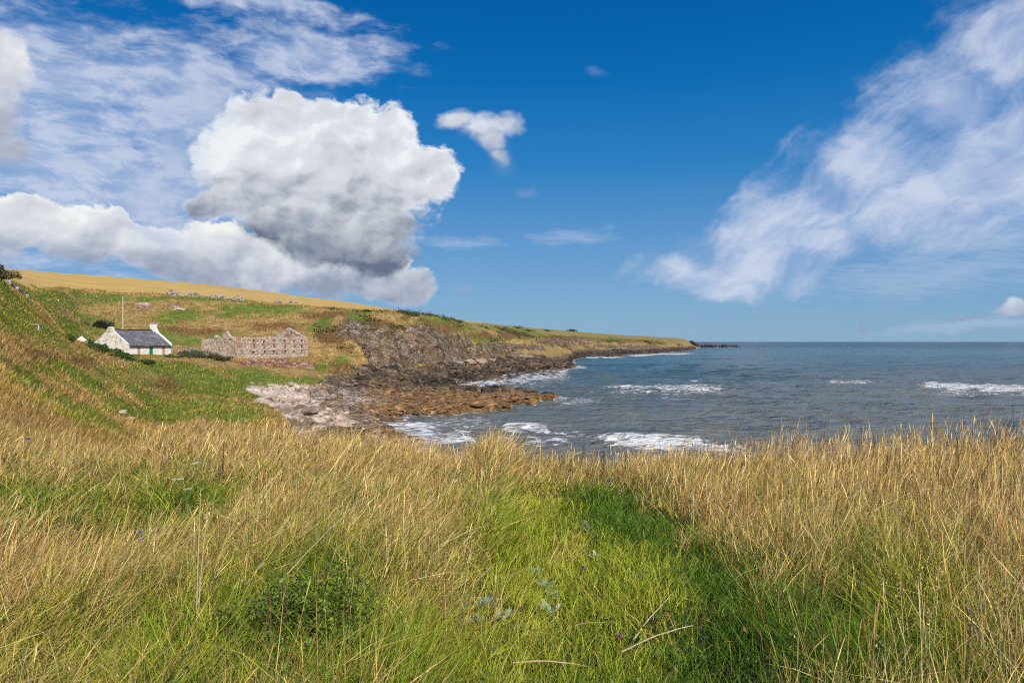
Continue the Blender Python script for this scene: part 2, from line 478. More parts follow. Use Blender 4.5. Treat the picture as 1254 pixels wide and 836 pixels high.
# general roughness of turf
amp = sstep(GY, 12, 40) * (1 - M0['field'])
flat = np.clip(1 - np.abs(GY - 140) / 18, 0, 1) * ((PX0 > 130) & (PX0 < 385))
H = H + amp * (1 - M0['rock']) * (1 - 0.85 * np.clip(flat * 2, 0, 1)) * (0.55 * fbm(GX / 9, GY / 9, 3, 4) + 0.16 * fbm(GX / 1.6, GY / 1.6, 8, 3)) * np.where((GY < 60) & (PX0 > 460), 0.3, 1)
H = H + sstep(GY, 120, 300) * M0['field'] * (1.1 * fbm(GX / 70, GY / 70, 12, 2))
H = H + np.where(GY < 14, 0.10 * fbm(GX / 1.3, GY / 1.3, 28, 3), 0)
# wheel rut / path hollow in the foreground
path_c = 0.35 + 0.02 * GY
H = H - 0.10 * np.exp(-((GX - path_c) / 0.5) ** 2) * (GY < 10)
# cliffs: strata and buttresses
rk = M0['rock'] * sstep(GY, 60, 90)
hi = sstep(H, 3.0, 6.0)
but = ridged(GX / 11 + 0.4 * n1, GY / 17, 51, 4)
fine = ridged(GX / 2.6, GY / 3.4, 61, 4)
but2 = ridged(GX / 19 + 0.5 * n1, GY / 30, 57, 2)
H = H + rk * hi * ((but - 0.55) * 5.0 + (but2 - 0.55) * 5.0 + (fine - 0.5) * 1.9)
H = H + rk * (1 - hi) * ((fine - 0.45) * 1.2 * sstep(H, -1.5, 0.6) + 0.25)
# gully along the shadow line at the cliff foot
gy0 = np.interp(PX0, [428, 450, 475, 505], [0, 1, 1, 0])
gl = 140 + (PX0 - 440) * 0.35
H = H - gy0 * 1.6 * np.exp(-((GY - gl) / 2.2) ** 2)
# turf bank along the inner edge of the beach
bwv = PX0 + 10 * n1 - (306 + (100 - GY).clip(0) * 1.45)
H = H + 1.5 * (1 - sstep(bwv, -14, 0)) * sstep(GY, 40, 60) * (1 - sstep(GY, 96, 112)) * sstep(PX0, 190, 260)
# beach rocks
bm = M0['beach'] * sstep(GY, 60, 70)
H = H + bm * np.clip(ridged(GX / 4.2, GY / 2.6, 71, 4) - 0.52, 0, 1) * 2.6 * sstep(fbm(GX / 9, GY / 9, 75, 2), -0.15, 0.35)
# rock tongue reaching into the bay
tn = np.interp(PX0, [440, 460, 500, 560, 620, 660, 684], [84, 87, 92, 93, 99, 110, 119])
tf = np.interp(PX0, [440, 500, 530, 560, 620, 660, 684], [124, 128, 136, 139, 134, 127, 120])
wobt = fbm(GX / 6, GY / 6, 81, 3) * 3.0
inside = sstep(np.minimum(GY - tn + wobt, (tf - GY + wobt)), -1.5, 2.2) * sstep(PX0, 436, 452) * (1 - sstep(PX0 + wobt * 2, 676, 690))
tz = 0.35 + 0.75 * ridged(GX / 5, GY / 4, 85, 4) * 1.15 + (fine - 0.5) * 0.9 + 0.25 * np.interp(PX0, [450, 690], [1, -0.6])
H = np.where(inside > 0.02, np.maximum(H, -1.0 + inside * (tz + 1.0)), H)
tongue = inside
# side hump at the left with the dark bush
HG = H


def ground(X, Y):
    X = np.atleast_1d(np.asarray(X, float))
    Y = np.atleast_1d(np.asarray(Y, float))
    T = X / (Y + 4)
    i = np.clip(np.searchsorted(YS, Y) - 1, 0, len(YS) - 2)
    j = np.clip(np.searchsorted(TS, T) - 1, 0, len(TS) - 2)
    fy = np.clip((Y - YS[i]) / (YS[i + 1] - YS[i]), 0, 1)
    fx = np.clip((T - TS[j]) / (TS[j + 1] - TS[j]), 0, 1)
    return (HG[i, j] * (1 - fx) + HG[i, j + 1] * fx) * (1 - fy) + (HG[i + 1, j] * (1 - fx) + HG[i + 1, j + 1] * fx) * fy


def gz(x, y):
    return float(ground(x, y)[0])


# ------------------------------------------------------------------ mesh helpers
def raw_mesh(name, V, F, mat=None, colors=None, smooth=False, uvs=None):
    V = np.ascontiguousarray(V, dtype=np.float32)
    me = bpy.data.meshes.new(name)
    me.vertices.add(len(V))
    me.vertices.foreach_set('co', V.ravel())
    if isinstance(F, np.ndarray):
        F = [F]
    nl = sum(f.size for f in F)
    npoly = sum(len(f) for f in F)
    me.loops.add(nl)
    me.polygons.add(npoly)
    me.loops.foreach_set('vertex_index', np.concatenate([f.ravel() for f in F]).astype(np.int32))
    tot = np.concatenate([np.full(len(f), f.shape[1]) for f in F])
    st = np.concatenate([[0], np.cumsum(tot)[:-1]]).astype(np.int32)
    me.polygons.foreach_set('loop_start', st)
    me.polygons.foreach_set('use_smooth', np.full(npoly, bool(smooth)))
    me.update(calc_edges=True)
    if colors:
        for k, c in colors.items():
            c = np.asarray(c, dtype=np.float32)
            if c.shape[1] == 3:
                c = np.hstack([c, np.ones((len(c), 1), np.float32)])
            at = me.attributes.new(k, 'FLOAT_COLOR', 'POINT')
            at.data.foreach_set('color', np.ascontiguousarray(c).ravel())
    if mat:
        me.materials.append(mat)
    return me


def link(name, me, parent=None, loc=None):
    o = bpy.data.objects.new(name, me)
    SC.collection.objects.link(o)
    if parent:
        o.parent = parent
    if loc is not None:
        o.location = loc
    return o


def tag(o, label=None, cat=None, group=None, kind=None):
    if label: o['label'] = label
    if cat: o['category'] = cat
    if group: o['group'] = group
    if kind: o['kind'] = kind
    return o


def thing(name, label, cat, loc, rz=0, group=None):
    o = bpy.data.objects.new(name, None)
    o.empty_display_size = 0.3
    SC.collection.objects.link(o)
    o.location = loc
    o.rotation_euler = (0, 0, rz)
    return tag(o, label, cat, group)


def bm_obj(name, bm, mat, parent=None, smooth=False, loc=None):
    me = bpy.data.meshes.new(name)
    bmesh.ops.recalc_face_normals(bm, faces=bm.faces)
    bm.to_mesh(me)
    bm.free()
    if smooth:
        for p in me.polygons:
            p.use_smooth = True
    me.materials.append(mat)
    return link(name, me, parent, loc)


def add_box(bm, c, s, rz=0, taper=1.0):
    r = bmesh.ops.create_cube(bm, size=1.0)
    for v in r['verts']:
        k = taper if v.co.z > 0 else 1
        v.co = Vector((v.co.x * s[0] * k, v.co.y * s[1] * k, v.co.z * s[2]))
    if rz:
        bmesh.ops.rotate(bm, verts=r['verts'], cent=(0, 0, 0), matrix=Matrix.Rotation(rz, 3, 'Z'))
    bmesh.ops.translate(bm, verts=r['verts'], vec=c)
    return r['verts']


def add_tube(bm, pts, rad, seg=6):
    rings = []
    for i, p in enumerate(pts):
        p = Vector(p)
        d = (Vector(pts[min(i + 1, len(pts) - 1)]) - Vector(pts[max(i - 1, 0)])).normalized()
        u = d.cross(Vector((0.13, 0.2, 1))).normalized() if abs(d.z) < 0.95 else d.cross(Vector((1, 0, 0))).normalized()
        w = d.cross(u)
        r = rad[i] if isinstance(rad, (list, tuple)) else rad
        rings.append([bm.verts.new(p + (u * math.cos(2 * math.pi * k / seg) + w * math.sin(2 * math.pi * k / seg)) * r) for k in range(seg)])
    for a, b in zip(rings, rings[1:]):
        for k in range(seg):
            bm.faces.new((a[k], a[(k + 1) % seg], b[(k + 1) % seg], b[k]))
    bm.faces.new(rings[0][::-1])
    bm.faces.new(rings[-1])


def mat_new(name):
    m = bpy.data.materials.new(name)
    m.use_nodes = True
    t = NT(m.node_tree)
    out = t.n('ShaderNodeOutputMaterial')
    b = t.n('ShaderNodeBsdfPrincipled')
    b.inputs['Roughness'].default_value = 0.85
    b.inputs['Specular IOR Level'].default_value = 0.25
    t.nt.links.new(b.outputs[0], out.inputs[0])
    return m, t, b, out


def bump(t, b, h, strength=0.5, dist=0.1):
    n = t.n('ShaderNodeBump')
    n.inputs['Strength'].default_value = strength
    n.inputs['Distance'].default_value = dist
    t.put(n.inputs['Height'], h)
    t.nt.links.new(n.outputs[0], b.inputs['Normal'])


# ------------------------------------------------------------------ materials
def mat_terrain():
    m, t, b, out = mat_new('ground')
    P = t.n('ShaderNodeNewGeometry').outputs['Position']

    def attr(nm):
        a = t.n('ShaderNodeAttribute')
        a.attribute_name = nm
        s = t.n('ShaderNodeSeparateColor')
        t.put(s.inputs[0], a.outputs['Color'])
        return s.outputs
    rock, beach, green = attr('ma')
    field, rus, wet = attr('mb')
    olive, pale, path = attr('mc')
    big = t.noise(P, 0.09, 5, 0.6)
    mid = t.noise(P, 0.6, 6, 0.65)
    fin = t.noise(P, 3.2, 5, 0.7)
    # turf
    tan = t.ramp(t.m('ADD', t.m('MULTIPLY', mid, 0.6), t.m('MULTIPLY', fin, 0.4)),
                 [(0.32, (0.10, 0.065, 0.025)), (0.44, (0.22, 0.145, 0.055)), (0.54, (0.37, 0.255, 0.098)), (0.68, (0.50, 0.36, 0.155))])
    grn = t.ramp(t.m('ADD', t.m('MULTIPLY', mid, 0.55), t.m('MULTIPLY', fin, 0.45)),
                 [(0.30, (0.040, 0.060, 0.014)), (0.45, (0.095, 0.140, 0.025)), (0.57, (0.17, 0.21, 0.042)), (0.70, (0.27, 0.27, 0.075))])
    russ = t.ramp(t.m('ADD', t.m('MULTIPLY', mid, 0.5), t.m('MULTIPLY', fin, 0.5)),
                  [(0.3, (0.045, 0.028, 0.014)), (0.5, (0.16, 0.085, 0.036)), (0.7, (0.30, 0.18, 0.075))])
    turf = t.mix(t.step(t.m('ADD', green, t.m('MULTIPLY', t.m('SUBTRACT', mid, 0.5), 1.9)), 0.15, 0.85), tan, grn)
    turf = t.mix(t.step(t.m('ADD', rus, t.m('MULTIPLY', t.m('SUBTRACT', mid, 0.5), 2.8)), 0.3, 1.0), turf, russ)
    # harvested field
    rows = t.noise(t.scl(P, (0.9, 0.05, 0.05)), 1.2, 3, 0.6)
    fl = t.ramp(t.m('ADD', t.m('MULTIPLY', rows, 0.35), t.m('ADD', t.m('MULTIPLY', big, 0.4), t.m('MULTIPLY', fin, 0.25))),
                [(0.32, (0.36, 0.235, 0.075)), (0.52, (0.50, 0.335, 0.110)), (0.70, (0.60, 0.42, 0.155))])
    fl = t.mix(olive, fl, (0.20, 0.17, 0.06))
    # rock
    rn = t.noise(t.scl(P, (1, 1, 1.8)), 0.45, 8, 0.68, 0.4)
    rv = t.vor(t.v('ADD', t.scl(P, (1, 1, 2.0)), t.noise(P, 1.2, 3, color=True)), 0.9, 'DISTANCE_TO_EDGE')
    rc = t.ramp(rn, [(0.34, (0.045, 0.035, 0.025)), (0.43, (0.16, 0.115, 0.078)), (0.52, (0.31, 0.225, 0.155)), (0.66, (0.48, 0.39, 0.31))])
    rc = t.mix(t.step(rv, 0.0, 0.10), t.mix(0.6, rc, (0.03, 0.024, 0.02)), rc)
    rc = t.mix(t.m('MULTIPLY', t.step(big, 0.48, 0.62), 0.45), rc, (0.27, 0.15, 0.085))
    crev_shade = t.noise(t.scl(P, (0.55, 0.55, 0.30)), 0.55, 5, 0.6, 0.8)
    rc = t.mix(t.m('MULTIPLY', t.step(crev_shade, 0.46, 0.38), 0.65), rc, (0.045, 0.038, 0.030))  # crevice shade painted as dark colour, no hollows in the mesh
    rc = t.mix(t.m('MULTIPLY', t.step(t.noise(P, 0.35, 5, 0.7), 0.54, 0.62), 0.6), rc, (0.19, 0.155, 0.055))
    wet_shade_c = t.ramp(rn, [(0.3, (0.018, 0.015, 0.013)), (0.5, (0.060, 0.044, 0.030)), (0.7, (0.14, 0.10, 0.062))])
    rc = t.mix(wet, rc, wet_shade_c)  # wet rock, plus the shadow strip painted at the cliff foot
    # weathered orange weed on the tongue
    weed = t.ramp(t.noise(P, 0.8, 6, 0.7), [(0.3, (0.055, 0.030, 0.014)), (0.48, (0.19, 0.105, 0.040)), (0.62, (0.36, 0.225, 0.085)), (0.75, (0.42, 0.30, 0.15))])
    rc = t.mix(path, rc, weed)
    # shingle
    sv_ = t.vor(P, 3.0, 'F1', 1)
    hv = t.n('ShaderNodeSeparateColor')
    t.put(hv.inputs[0], sv_)
    sh = t.ramp(t.m('ADD', t.m('MULTIPLY', hv.outputs[0], 0.5), t.m('MULTIPLY', mid, 0.5)),
                [(0.25, (0.32, 0.245, 0.19)), (0.5, (0.52, 0.415, 0.335)), (0.75, (0.66, 0.57, 0.485))])
    bc = t.mix(t.step(t.m('ADD', big, t.m('MULTIPLY', mid, 0.4)), 0.66, 0.74), sh, t.mix(0.5, rc, (0.20, 0.15, 0.10)))
    rc = t.mix(t.m('MULTIPLY', pale, 0.8), rc, (0.52, 0.45, 0.40))
    px_ = t.n('ShaderNodeSeparateXYZ')
    t.put(px_.inputs[0], P)
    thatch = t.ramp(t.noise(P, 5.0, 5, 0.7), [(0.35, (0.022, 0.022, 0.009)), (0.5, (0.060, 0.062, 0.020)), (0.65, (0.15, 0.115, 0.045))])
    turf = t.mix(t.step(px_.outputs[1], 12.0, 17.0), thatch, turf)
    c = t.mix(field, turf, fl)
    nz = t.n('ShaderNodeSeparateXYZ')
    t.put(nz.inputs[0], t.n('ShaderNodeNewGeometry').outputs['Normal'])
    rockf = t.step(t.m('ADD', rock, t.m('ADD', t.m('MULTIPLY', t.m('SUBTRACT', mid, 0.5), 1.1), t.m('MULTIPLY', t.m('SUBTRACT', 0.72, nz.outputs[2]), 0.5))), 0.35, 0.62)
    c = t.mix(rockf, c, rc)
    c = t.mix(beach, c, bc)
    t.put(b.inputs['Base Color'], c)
    hgt = t.m('ADD', t.m('ADD', t.m('MULTIPLY', mid, 0.7), t.m('MULTIPLY', fin, 0.25)), t.m('MULTIPLY', t.m('MULTIPLY', t.step(rv, 0, 0.25), 0.5), rockf))
    amp_ = t.m('MULTIPLY', hgt, t.m('ADD', t.m('MULTIPLY', t.m('SUBTRACT', 1.0, field), 0.8), 0.2))
    bump(t, b, amp_, 0.9, 0.9)
    b.inputs['Roughness'].default_value = 0.95
    b.inputs['Specular IOR Level'].default_value = 0.1
    return m


def mat_rock(name, stops, scale=1.2, rough=0.9):
    m, t, b, out = mat_new(name)
    P = t.n('ShaderNodeNewGeometry').outputs['Position']
    n = t.noise(P, scale, 7, 0.68, 0.3)
    oi = t.n('ShaderNodeObjectInfo').outputs['Random']
    c = t.ramp(n, stops)
    a = t.n('ShaderNodeAttribute')
    a.attribute_name = 'col'
    c = t.mix(1.0, c, a.outputs['Color'], 'MULTIPLY')
    t.put(b.inputs['Base Color'], c)
    bump(t, b, t.m('ADD', n, t.m('MULTIPLY', t.noise(P, scale * 7, 4, 0.6), 0.3)), 0.8, 0.25)
    b.inputs['Roughness'].default_value = rough
    return m


def mat_attr_leaf(name, transl=0.3, rough=0.55, jitter=0.25, spec=0.3):
    m = bpy.data.materials.new(name)
    m.use_nodes = True
    t = NT(m.node_tree)
    out = t.n('ShaderNodeOutputMaterial')
    a = t.n('ShaderNodeAttribute')
    a.attribute_name = 'col'
    P = t.n('ShaderNodeNewGeometry').outputs['Position']
    n = t.noise(P, 9.0, 2, 0.5)
    c = t.mix(1.0, a.outputs['Color'], t.ramp(n, [(0.3, (1 - jitter,) * 3), (0.7, (1 + jitter,) * 3)]), 'MULTIPLY')
    b = t.n('ShaderNodeBsdfPrincipled')
    t.put(b.inputs['Base Color'], c)
    b.inputs['Roughness'].default_value = rough
    b.inputs['Specular IOR Level'].default_value = spec
    tr = t.n('ShaderNodeBsdfTranslucent')
    t.put(tr.inputs[0], c)
    mx = t.n('ShaderNodeMixShader')
    mx.inputs[0].default_value = transl
    t.put(mx.inputs[1], b.outputs[0])
    t.put(mx.inputs[2], tr.outputs[0])
    t.put(out.inputs[0], mx.outputs[0])
    return m


def mat_plain(name, col, rough=0.8, var=0.15, scale=4.0, spec=0.3, bm_=0.2):
    m, t, b, out = mat_new(name)
    P = t.n('ShaderNodeTexCoord').outputs['Object']
    n = t.noise(P, scale, 6, 0.65)
    lo = tuple(max(0, q * (1 - var * 2)) for q in col)
    hi = tuple(min(1, q * (1 + var)) for q in col)
    t.put(b.inputs['Base Color'], t.ramp(n, [(0.3, lo), (0.5, col), (0.7, hi)]))
    b.inputs['Roughness'].default_value = rough
    b.inputs['Specular IOR Level'].default_value = spec
    if bm_:
        bump(t, b, n, bm_, 0.05)
    return m


# ------------------------------------------------------------------ terrain object
def build_terrain():
    ny, nx = GX.shape
    V = np.stack([GX, GY, HG], -1).reshape(-1, 3)
    idx = np.arange(ny * nx).reshape(ny, nx)
    F = np.stack([idx[:-1, :-1], idx[:-1, 1:], idx[1:, 1:], idx[1:, :-1]], -1).reshape(-1, 4)
    mk = masks(GX, GY, H)
    px, py = mk['px'], mk['py']
    wet = np.clip(sstep(1.9 + 0.6 * n1 - H, 0, 0.7) * (GY > 138) + sstep(2.9 + n1 - H, 0, 1.2) * (GY > 170) + sstep(0.35 - H, 0, 0.3), 0, 1)
    wet = np.maximum(wet, E(px, py, 468, 463, 45, 7) * (GY > 118))  # cliff shadow painted in as a dark strip, using the wet rock tone
    weed = np.clip(tongue * 1.2, 0, 1) * sstep(px, 440, 500)
    olive = np.clip(sstep(px, 560, 620) * sstep(GY, 250, 400) * 0.85 + sstep(fbm(GX / 60, GY / 60, 6, 3), 0.35, 0.7) * 0.3, 0, 1)
    pale = np.zeros_like(px)
    for e in [(178, 375, 12, 4), (216, 377, 8, 3.5), (575, 443, 24, 3), (640, 437, 25, 2), (445, 492, 30, 5)]:
        pale = np.maximum(pale, E(px, py, *e))
    rockm = np.maximum(np.maximum(mk['rock'], tongue), sstep(pale, 0.3, 0.7) * (GY > 60))
    beach = mk['beach'] * (1 - np.clip(tongue * 1.5, 0, 1))
    ca = np.stack([rockm, beach, mk['green']], -1).reshape(-1, 3)
    cb = np.stack([mk['field'], mk['rus'], wet], -1).reshape(-1, 3)
    cc = np.stack([olive, pale, weed], -1).reshape(-1, 3)
    me = raw_mesh('terrain', V, F, mat_terrain(), dict(ma=ca, mb=cb, mc=cc), smooth=True)
    tag(link('terrain', me), 'grassy coastal ground, cliffs, shingle beach and stubble field', None, None, 'structure')


build_terrain()


# ------------------------------------------------------------------ sea
def build_sea():
    pys = np.concatenate([[418.35, 418.55], np.arange(418.8, 440, 0.25), np.arange(440, 600, 0.42), np.arange(600, 720, 4.0)])[::-1]
    YW = 8360 / (pys - 418)
    T = np.concatenate([np.linspace(-2.4, -0.46, 20)[:-1], np.linspace(-0.46, 0.85, 1250)[:-1], np.linspace(0.85, 2.6, 50)])
    Yg, Tg = np.meshgrid(YW, T, indexing='ij')
    Xg = Yg * Tg
    px = 627 + 836 * Tg
    py = np.repeat(pys[:, None], len(T), 1)
    fade = 1 - sstep(Yg, 200, 700)
    # swell running in from the right and far side
    wx = Xg * 0.16 + Yg
    ph = wx / 8.5 * 2 * np.pi + 2.6 * fbm(Xg / 45, Yg / 22, 201, 3)
    z = fade * 0.28 * np.sin(ph) * (0.4 + vnoise(Xg / 22, Yg / 12, 203))
    z += fade * 0.34 * fbm(Xg / 5, Yg / 2.6, 205, 4)
    z += (1 - sstep(Yg, 120, 260)) * 0.08 * fbm(Xg / 1.3, Yg / 0.8, 209, 3)
    z += sstep(Yg, 150, 400) * (1 - sstep(Yg, 2500, 5000)) * 0.5 * fbm(Xg / 60, Yg / 26, 207, 3)
    foam = np.zeros_like(z)

    def strip(a, b, pa, pb, half, lift, strength=1.0, curve=0.0):
        nonlocal z, foam
        f = np.clip((px - a) / (b - a), 0, 1)
        c = pa + (pb - pa) * f + curve * np.sin(np.pi * f) + 1.0 * fbm(px / 26, px * 0, 301, 3)
        ends = sstep(px, a - 2, a + (b - a) * 0.22) * (1 - sstep(px, b - (b - a) * 0.3, b + 2))
        h = half * (0.35 + 0.9 * ends) * (0.7 + 0.6 * vnoise(px / 12, px * 0, 307))
        d = (py - c) / h
        foam = np.maximum(foam, strength * ends ** 0.5 * np.where(d > 0, np.exp(-(d / 0.75) ** 4), np.exp(-(d / 1.2) ** 2)))
        z = z + lift * ends * np.where(d > -0.2, np.exp(-((d + 0.2) / 0.8) ** 2), np.exp(-((d + 0.2) / 1.8) ** 2))
    strip(606, 684, 526, 528.5, 4.0, 0.55, 1.0, -0.8)
    strip(700, 980, 537, 562, 5.5, 0.5, 1.0, -1.0)
    strip(725, 912, 474, 477, 3.2, 0.15, 0.85)
    strip(820, 905, 477, 477, 2.4, 0.15, 0.9)
    strip(838, 880, 467.5, 468.5, 1.2, 0.12, 0.75)
    strip(1106, 1300, 472, 480, 3.8, 0.55, 1.0, 1.0)
    strip(1140, 1210, 478.5, 481.5, 2.2, 0.0, 0.8)
    strip(1000, 1090, 467.5, 469, 1.2, 0.25, 0.75)
    strip(940, 1000, 471.5, 471.5, 0.8, 0.1, 0.6)
    strip(655, 780, 440, 436, 1.8, 0.1, 0.95)
    strip(760, 862, 435.5, 432, 1.1, 0.1, 0.9)
    strip(690, 722, 449.5, 450.5, 2.0, 0.1, 0.9)
    strip(560, 612, 466, 469, 1.5, 0.05, 0.8)
    strip(590, 625, 471, 470, 1.2, 0.05, 0.7)
    strip(625, 720, 479, 489, 2.0, 0.1, 0.7)
    strip(650, 700, 492, 488, 3.0, 0.1, 0.7)
    strip(870, 905, 424.6, 424.8, 0.5, 0.0, 0.7)
    strip(780, 900, 486, 489, 1.0, 0.1, 0.55)
    strip(1010, 1150, 512, 508, 1.6, 0.2, 0.5)
    for e in [(500, 528, 50, 15), (530, 538, 60, 10)]:
        foam = np.maximum(foam, 0.88 * np.clip(1.5 * E(px, py, *e), 0, 1))
    for e in [ (560, 520, 60, 12), (590, 538, 70, 9), (650, 541, 70, 7), (690, 534, 40, 8), (850, 560, 120, 9), (700, 491, 40, 6), (1200, 483, 90, 4), (820, 480, 100, 4)]:
        foam = np.maximum(foam, 0.62 * np.clip(1.6 * E(px, py, *e), 0, 1))
    g = ground(Xg.ravel(), np.minimum(Yg.ravel(), 1590)).reshape(Xg.shape)
    sh = np.clip(1 - np.abs(g + 0.35) / 0.95, 0, 1) * (Yg < 1500)
    foam = np.maximum(foam, sh * 0.85)
    # whitecaps
    wc = vnoise(Xg / 7, Yg / 2.4, 401) * vnoise(Xg / 30, Yg / 18, 403)
    foam = np.maximum(foam, sstep(wc, 0.66, 0.80) * 0.6 * (1 - sstep(Yg, 250, 500)))
    shallow = np.exp(-((Yg - 60) / 150).clip(0) ** 1.3)
    shallow = np.clip(shallow + 0.35 * fbm(Xg / 60, Yg / 45, 411, 3) * sstep(Yg, 60, 120) * (1 - sstep(Yg, 600, 1500)), 0, 1)
    deep_refl = sstep(py + 1.5 * fbm(Xg / 300, Yg / 500, 421, 2), 432, 424)
    deep_refl = 1 - sstep(py + 1.0 * fbm(px / 200, py * 0, 421, 2), 423, 431)  # far band of deep water, also darkened for wave facets reflecting higher sky
    ny, nx = Xg.shape
    V = np.stack([Xg, Yg, z], -1).reshape(-1, 3)
    idx = np.arange(ny * nx).reshape(ny, nx)
    F = np.stack([idx[:-1, :-1], idx[:-1, 1:], idx[1:, 1:], idx[1:, :-1]], -1).reshape(-1, 4)
    m, t, b, out = mat_new('sea_water')
    P = t.n('ShaderNodeNewGeometry').outputs['Position']
    a = t.n('ShaderNodeAttribute')
    a.attribute_name = 'mw'
    s = t.n('ShaderNodeSeparateColor')
    t.put(s.inputs[0], a.outputs['Color'])
    fo, shl, dp_refl = s.outputs
    base = t.mix(shl, (0.030, 0.085, 0.095), (0.15, 0.155, 0.135))
    base = t.mix(dp_refl, base, (0.002, 0.024, 0.055))  # water's own blue, darkened in place of the far wave reflections
    pat = t.noise(t.scl(P, (0.25, 0.5, 0.5)), 0.30, 6, 0.6)
    base = t.mix(t.m('MULTIPLY', t.step(pat, 0.52, 0.66), 0.45), base, (0.13, 0.095, 0.055))
    fn = t.noise(t.scl(P, (0.55, 1, 1)), 1.3, 7, 0.72, 0.6)
    fn2 = t.vor(t.v('ADD', t.scl(P, (0.6, 1, 1)), t.noise(P, 0.8, 3, color=True)), 0.9, 'DISTANCE_TO_EDGE')
    ff = t.step(t.m('SUBTRACT', t.m('ADD', fo, t.m('MULTIPLY', t.m('SUBTRACT', fn, 0.5), 2.6)), t.m('MULTIPLY', fn2, 0.5)), 0.42, 0.80)
    ff = t.m('MULTIPLY', ff, t.step(fo, 0.05, 0.2))
    fcol = t.ramp(t.noise(t.scl(P, (0.5, 1, 1)), 2.2, 6, 0.7), [(0.3, (0.36, 0.38, 0.38)), (0.5, (0.66, 0.67, 0.66)), (0.62, (0.82, 0.82, 0.81))])
    t.put(b.inputs['Base Color'], t.mix(ff, base, fcol))
    t.put(b.inputs['Roughness'], t.m('ADD', 0.16, t.m('MULTIPLY', ff, 0.7)))
    b.inputs['IOR'].default_value = 1.33
    t.put(b.inputs['Specular IOR Level'], t.m('SUBTRACT', 0.5, t.m('MULTIPLY', dp_refl, 0.44)))
    w1 = t.noise(t.scl(P, (0.45, 1.0, 1)), 0.9, 6, 0.62, 0.4)
    w2 = t.noise(t.scl(P, (0.35, 1.0, 1)), 0.11, 5, 0.6, 0.3)
    w3 = t.noise(t.scl(P, (0.3, 1.0, 1)), 0.012, 4, 0.6, 0.3)
    h = t.m('ADD', t.m('MULTIPLY', w1, 1.25), t.m('ADD', t.m('MULTIPLY', w2, 4.2), t.m('MULTIPLY', w3, 12.0)))
    h = t.m('ADD', h, t.m('MULTIPLY', ff, 0.3))
    bump(t, b, h, 1.0, 1.0)
    me = raw_mesh('sea', V, F, m, dict(mw=np.stack([foam, shallow, deep_refl], -1).reshape(-1, 3)), smooth=True)
    tag(link('sea', me), 'choppy grey green sea with breaking surf', None, None, 'structure')


build_sea()


# ------------------------------------------------------------------ rocks
def ico(sub):
    bm = bmesh.new()
    bmesh.ops.create_icosphere(bm, subdivisions=sub, radius=1)
    V = np.array([v.co[:] for v in bm.verts])
    F = np.array([[v.index for v in f.verts] for f in bm.faces])
    bm.free()
    return V, F


IV, IF = ico(3)
IV2, IF2 = ico(2)


def rock_verts(seed, V=None, cuts=14, rough=0.08):
    r = np.random.default_rng(seed)
    V = (IV if V is None else V).copy()
    for _ in range(cuts):
        n = r.normal(size=3)
        n /= np.linalg.norm(n)
        d = r.uniform(0.45, 0.85)
        dd = V @ n
        V -= np.outer(np.clip(dd - d, 0, None), n) * 0.96
    V += V * rough * (fbm(V[:, 0] * 3 + seed, V[:, 1] * 3 + V[:, 2] * 2, seed, 3))[:, None]
    return V


def scatter_rocks(name, X, Y, S, mat, label, sink=0.35, tints=((1, 1, 1),), flat=0.6, seed=1):
    r = np.random.default_rng(seed)
    protos = [rock_verts(100 + i, IV2, 9) for i in range(10)]
    Z = ground(X, Y)
    VV, FF, CC = [], [], []
    nv = len(IV2)
    for i in range(len(X)):
        p = protos[r.integers(10)] * (np.array([r.uniform(0.8, 1.5), r.uniform(0.7, 1.1), r.uniform(0.45, 0.9) * flat * 1.4]) * S[i])
        a = r.uniform(0, 6.28)
        c, s = math.cos(a), math.sin(a)
        p = np.stack([p[:, 0] * c - p[:, 1] * s, p[:, 0] * s + p[:, 1] * c, p[:, 2]], -1)
        VV.append(p + (X[i], Y[i], Z[i] + S[i] * (0.5 * flat - sink)))
        FF.append(IF2 + i * nv)
        tint = np.array(tints[r.integers(len(tints))]) * r.uniform(0.75, 1.2)
        CC.append(np.tile(tint, (nv, 1)))
    me = raw_mesh(name, np.concatenate(VV), np.concatenate(FF), mat, dict(col=np.concatenate(CC)))
    return tag(link(name, me), label, None, None, 'stuff')


ROCK_TAN = mat_rock('tan_rock', [(0.3, (0.10, 0.065, 0.035)), (0.5, (0.30, 0.20, 0.11)), (0.68, (0.46, 0.34, 0.21))])
ROCK_DARK = mat_rock('dark_rock', [(0.3, (0.018, 0.016, 0.014)), (0.5, (0.055, 0.043, 0.032)), (0.7, (0.15, 0.115, 0.08))])
ROCK_PALE = mat_rock('pale_rock', [(0.3, (0.20, 0.15, 0.115)), (0.5, (0.43, 0.35, 0.28)), (0.7, (0.60, 0.53, 0.46))])


def pick(n, pxr, yr, test, seed, near=0.0):
    r = np.random.default_rng(seed)
    px = r.uniform(*pxr, n)
    Y = r.uniform(*yr, n)
    X = onray(px, Y)
    Z = ground(X, Y)
    k = test(px, Y, Z, X)
    return X[k], Y[k], r


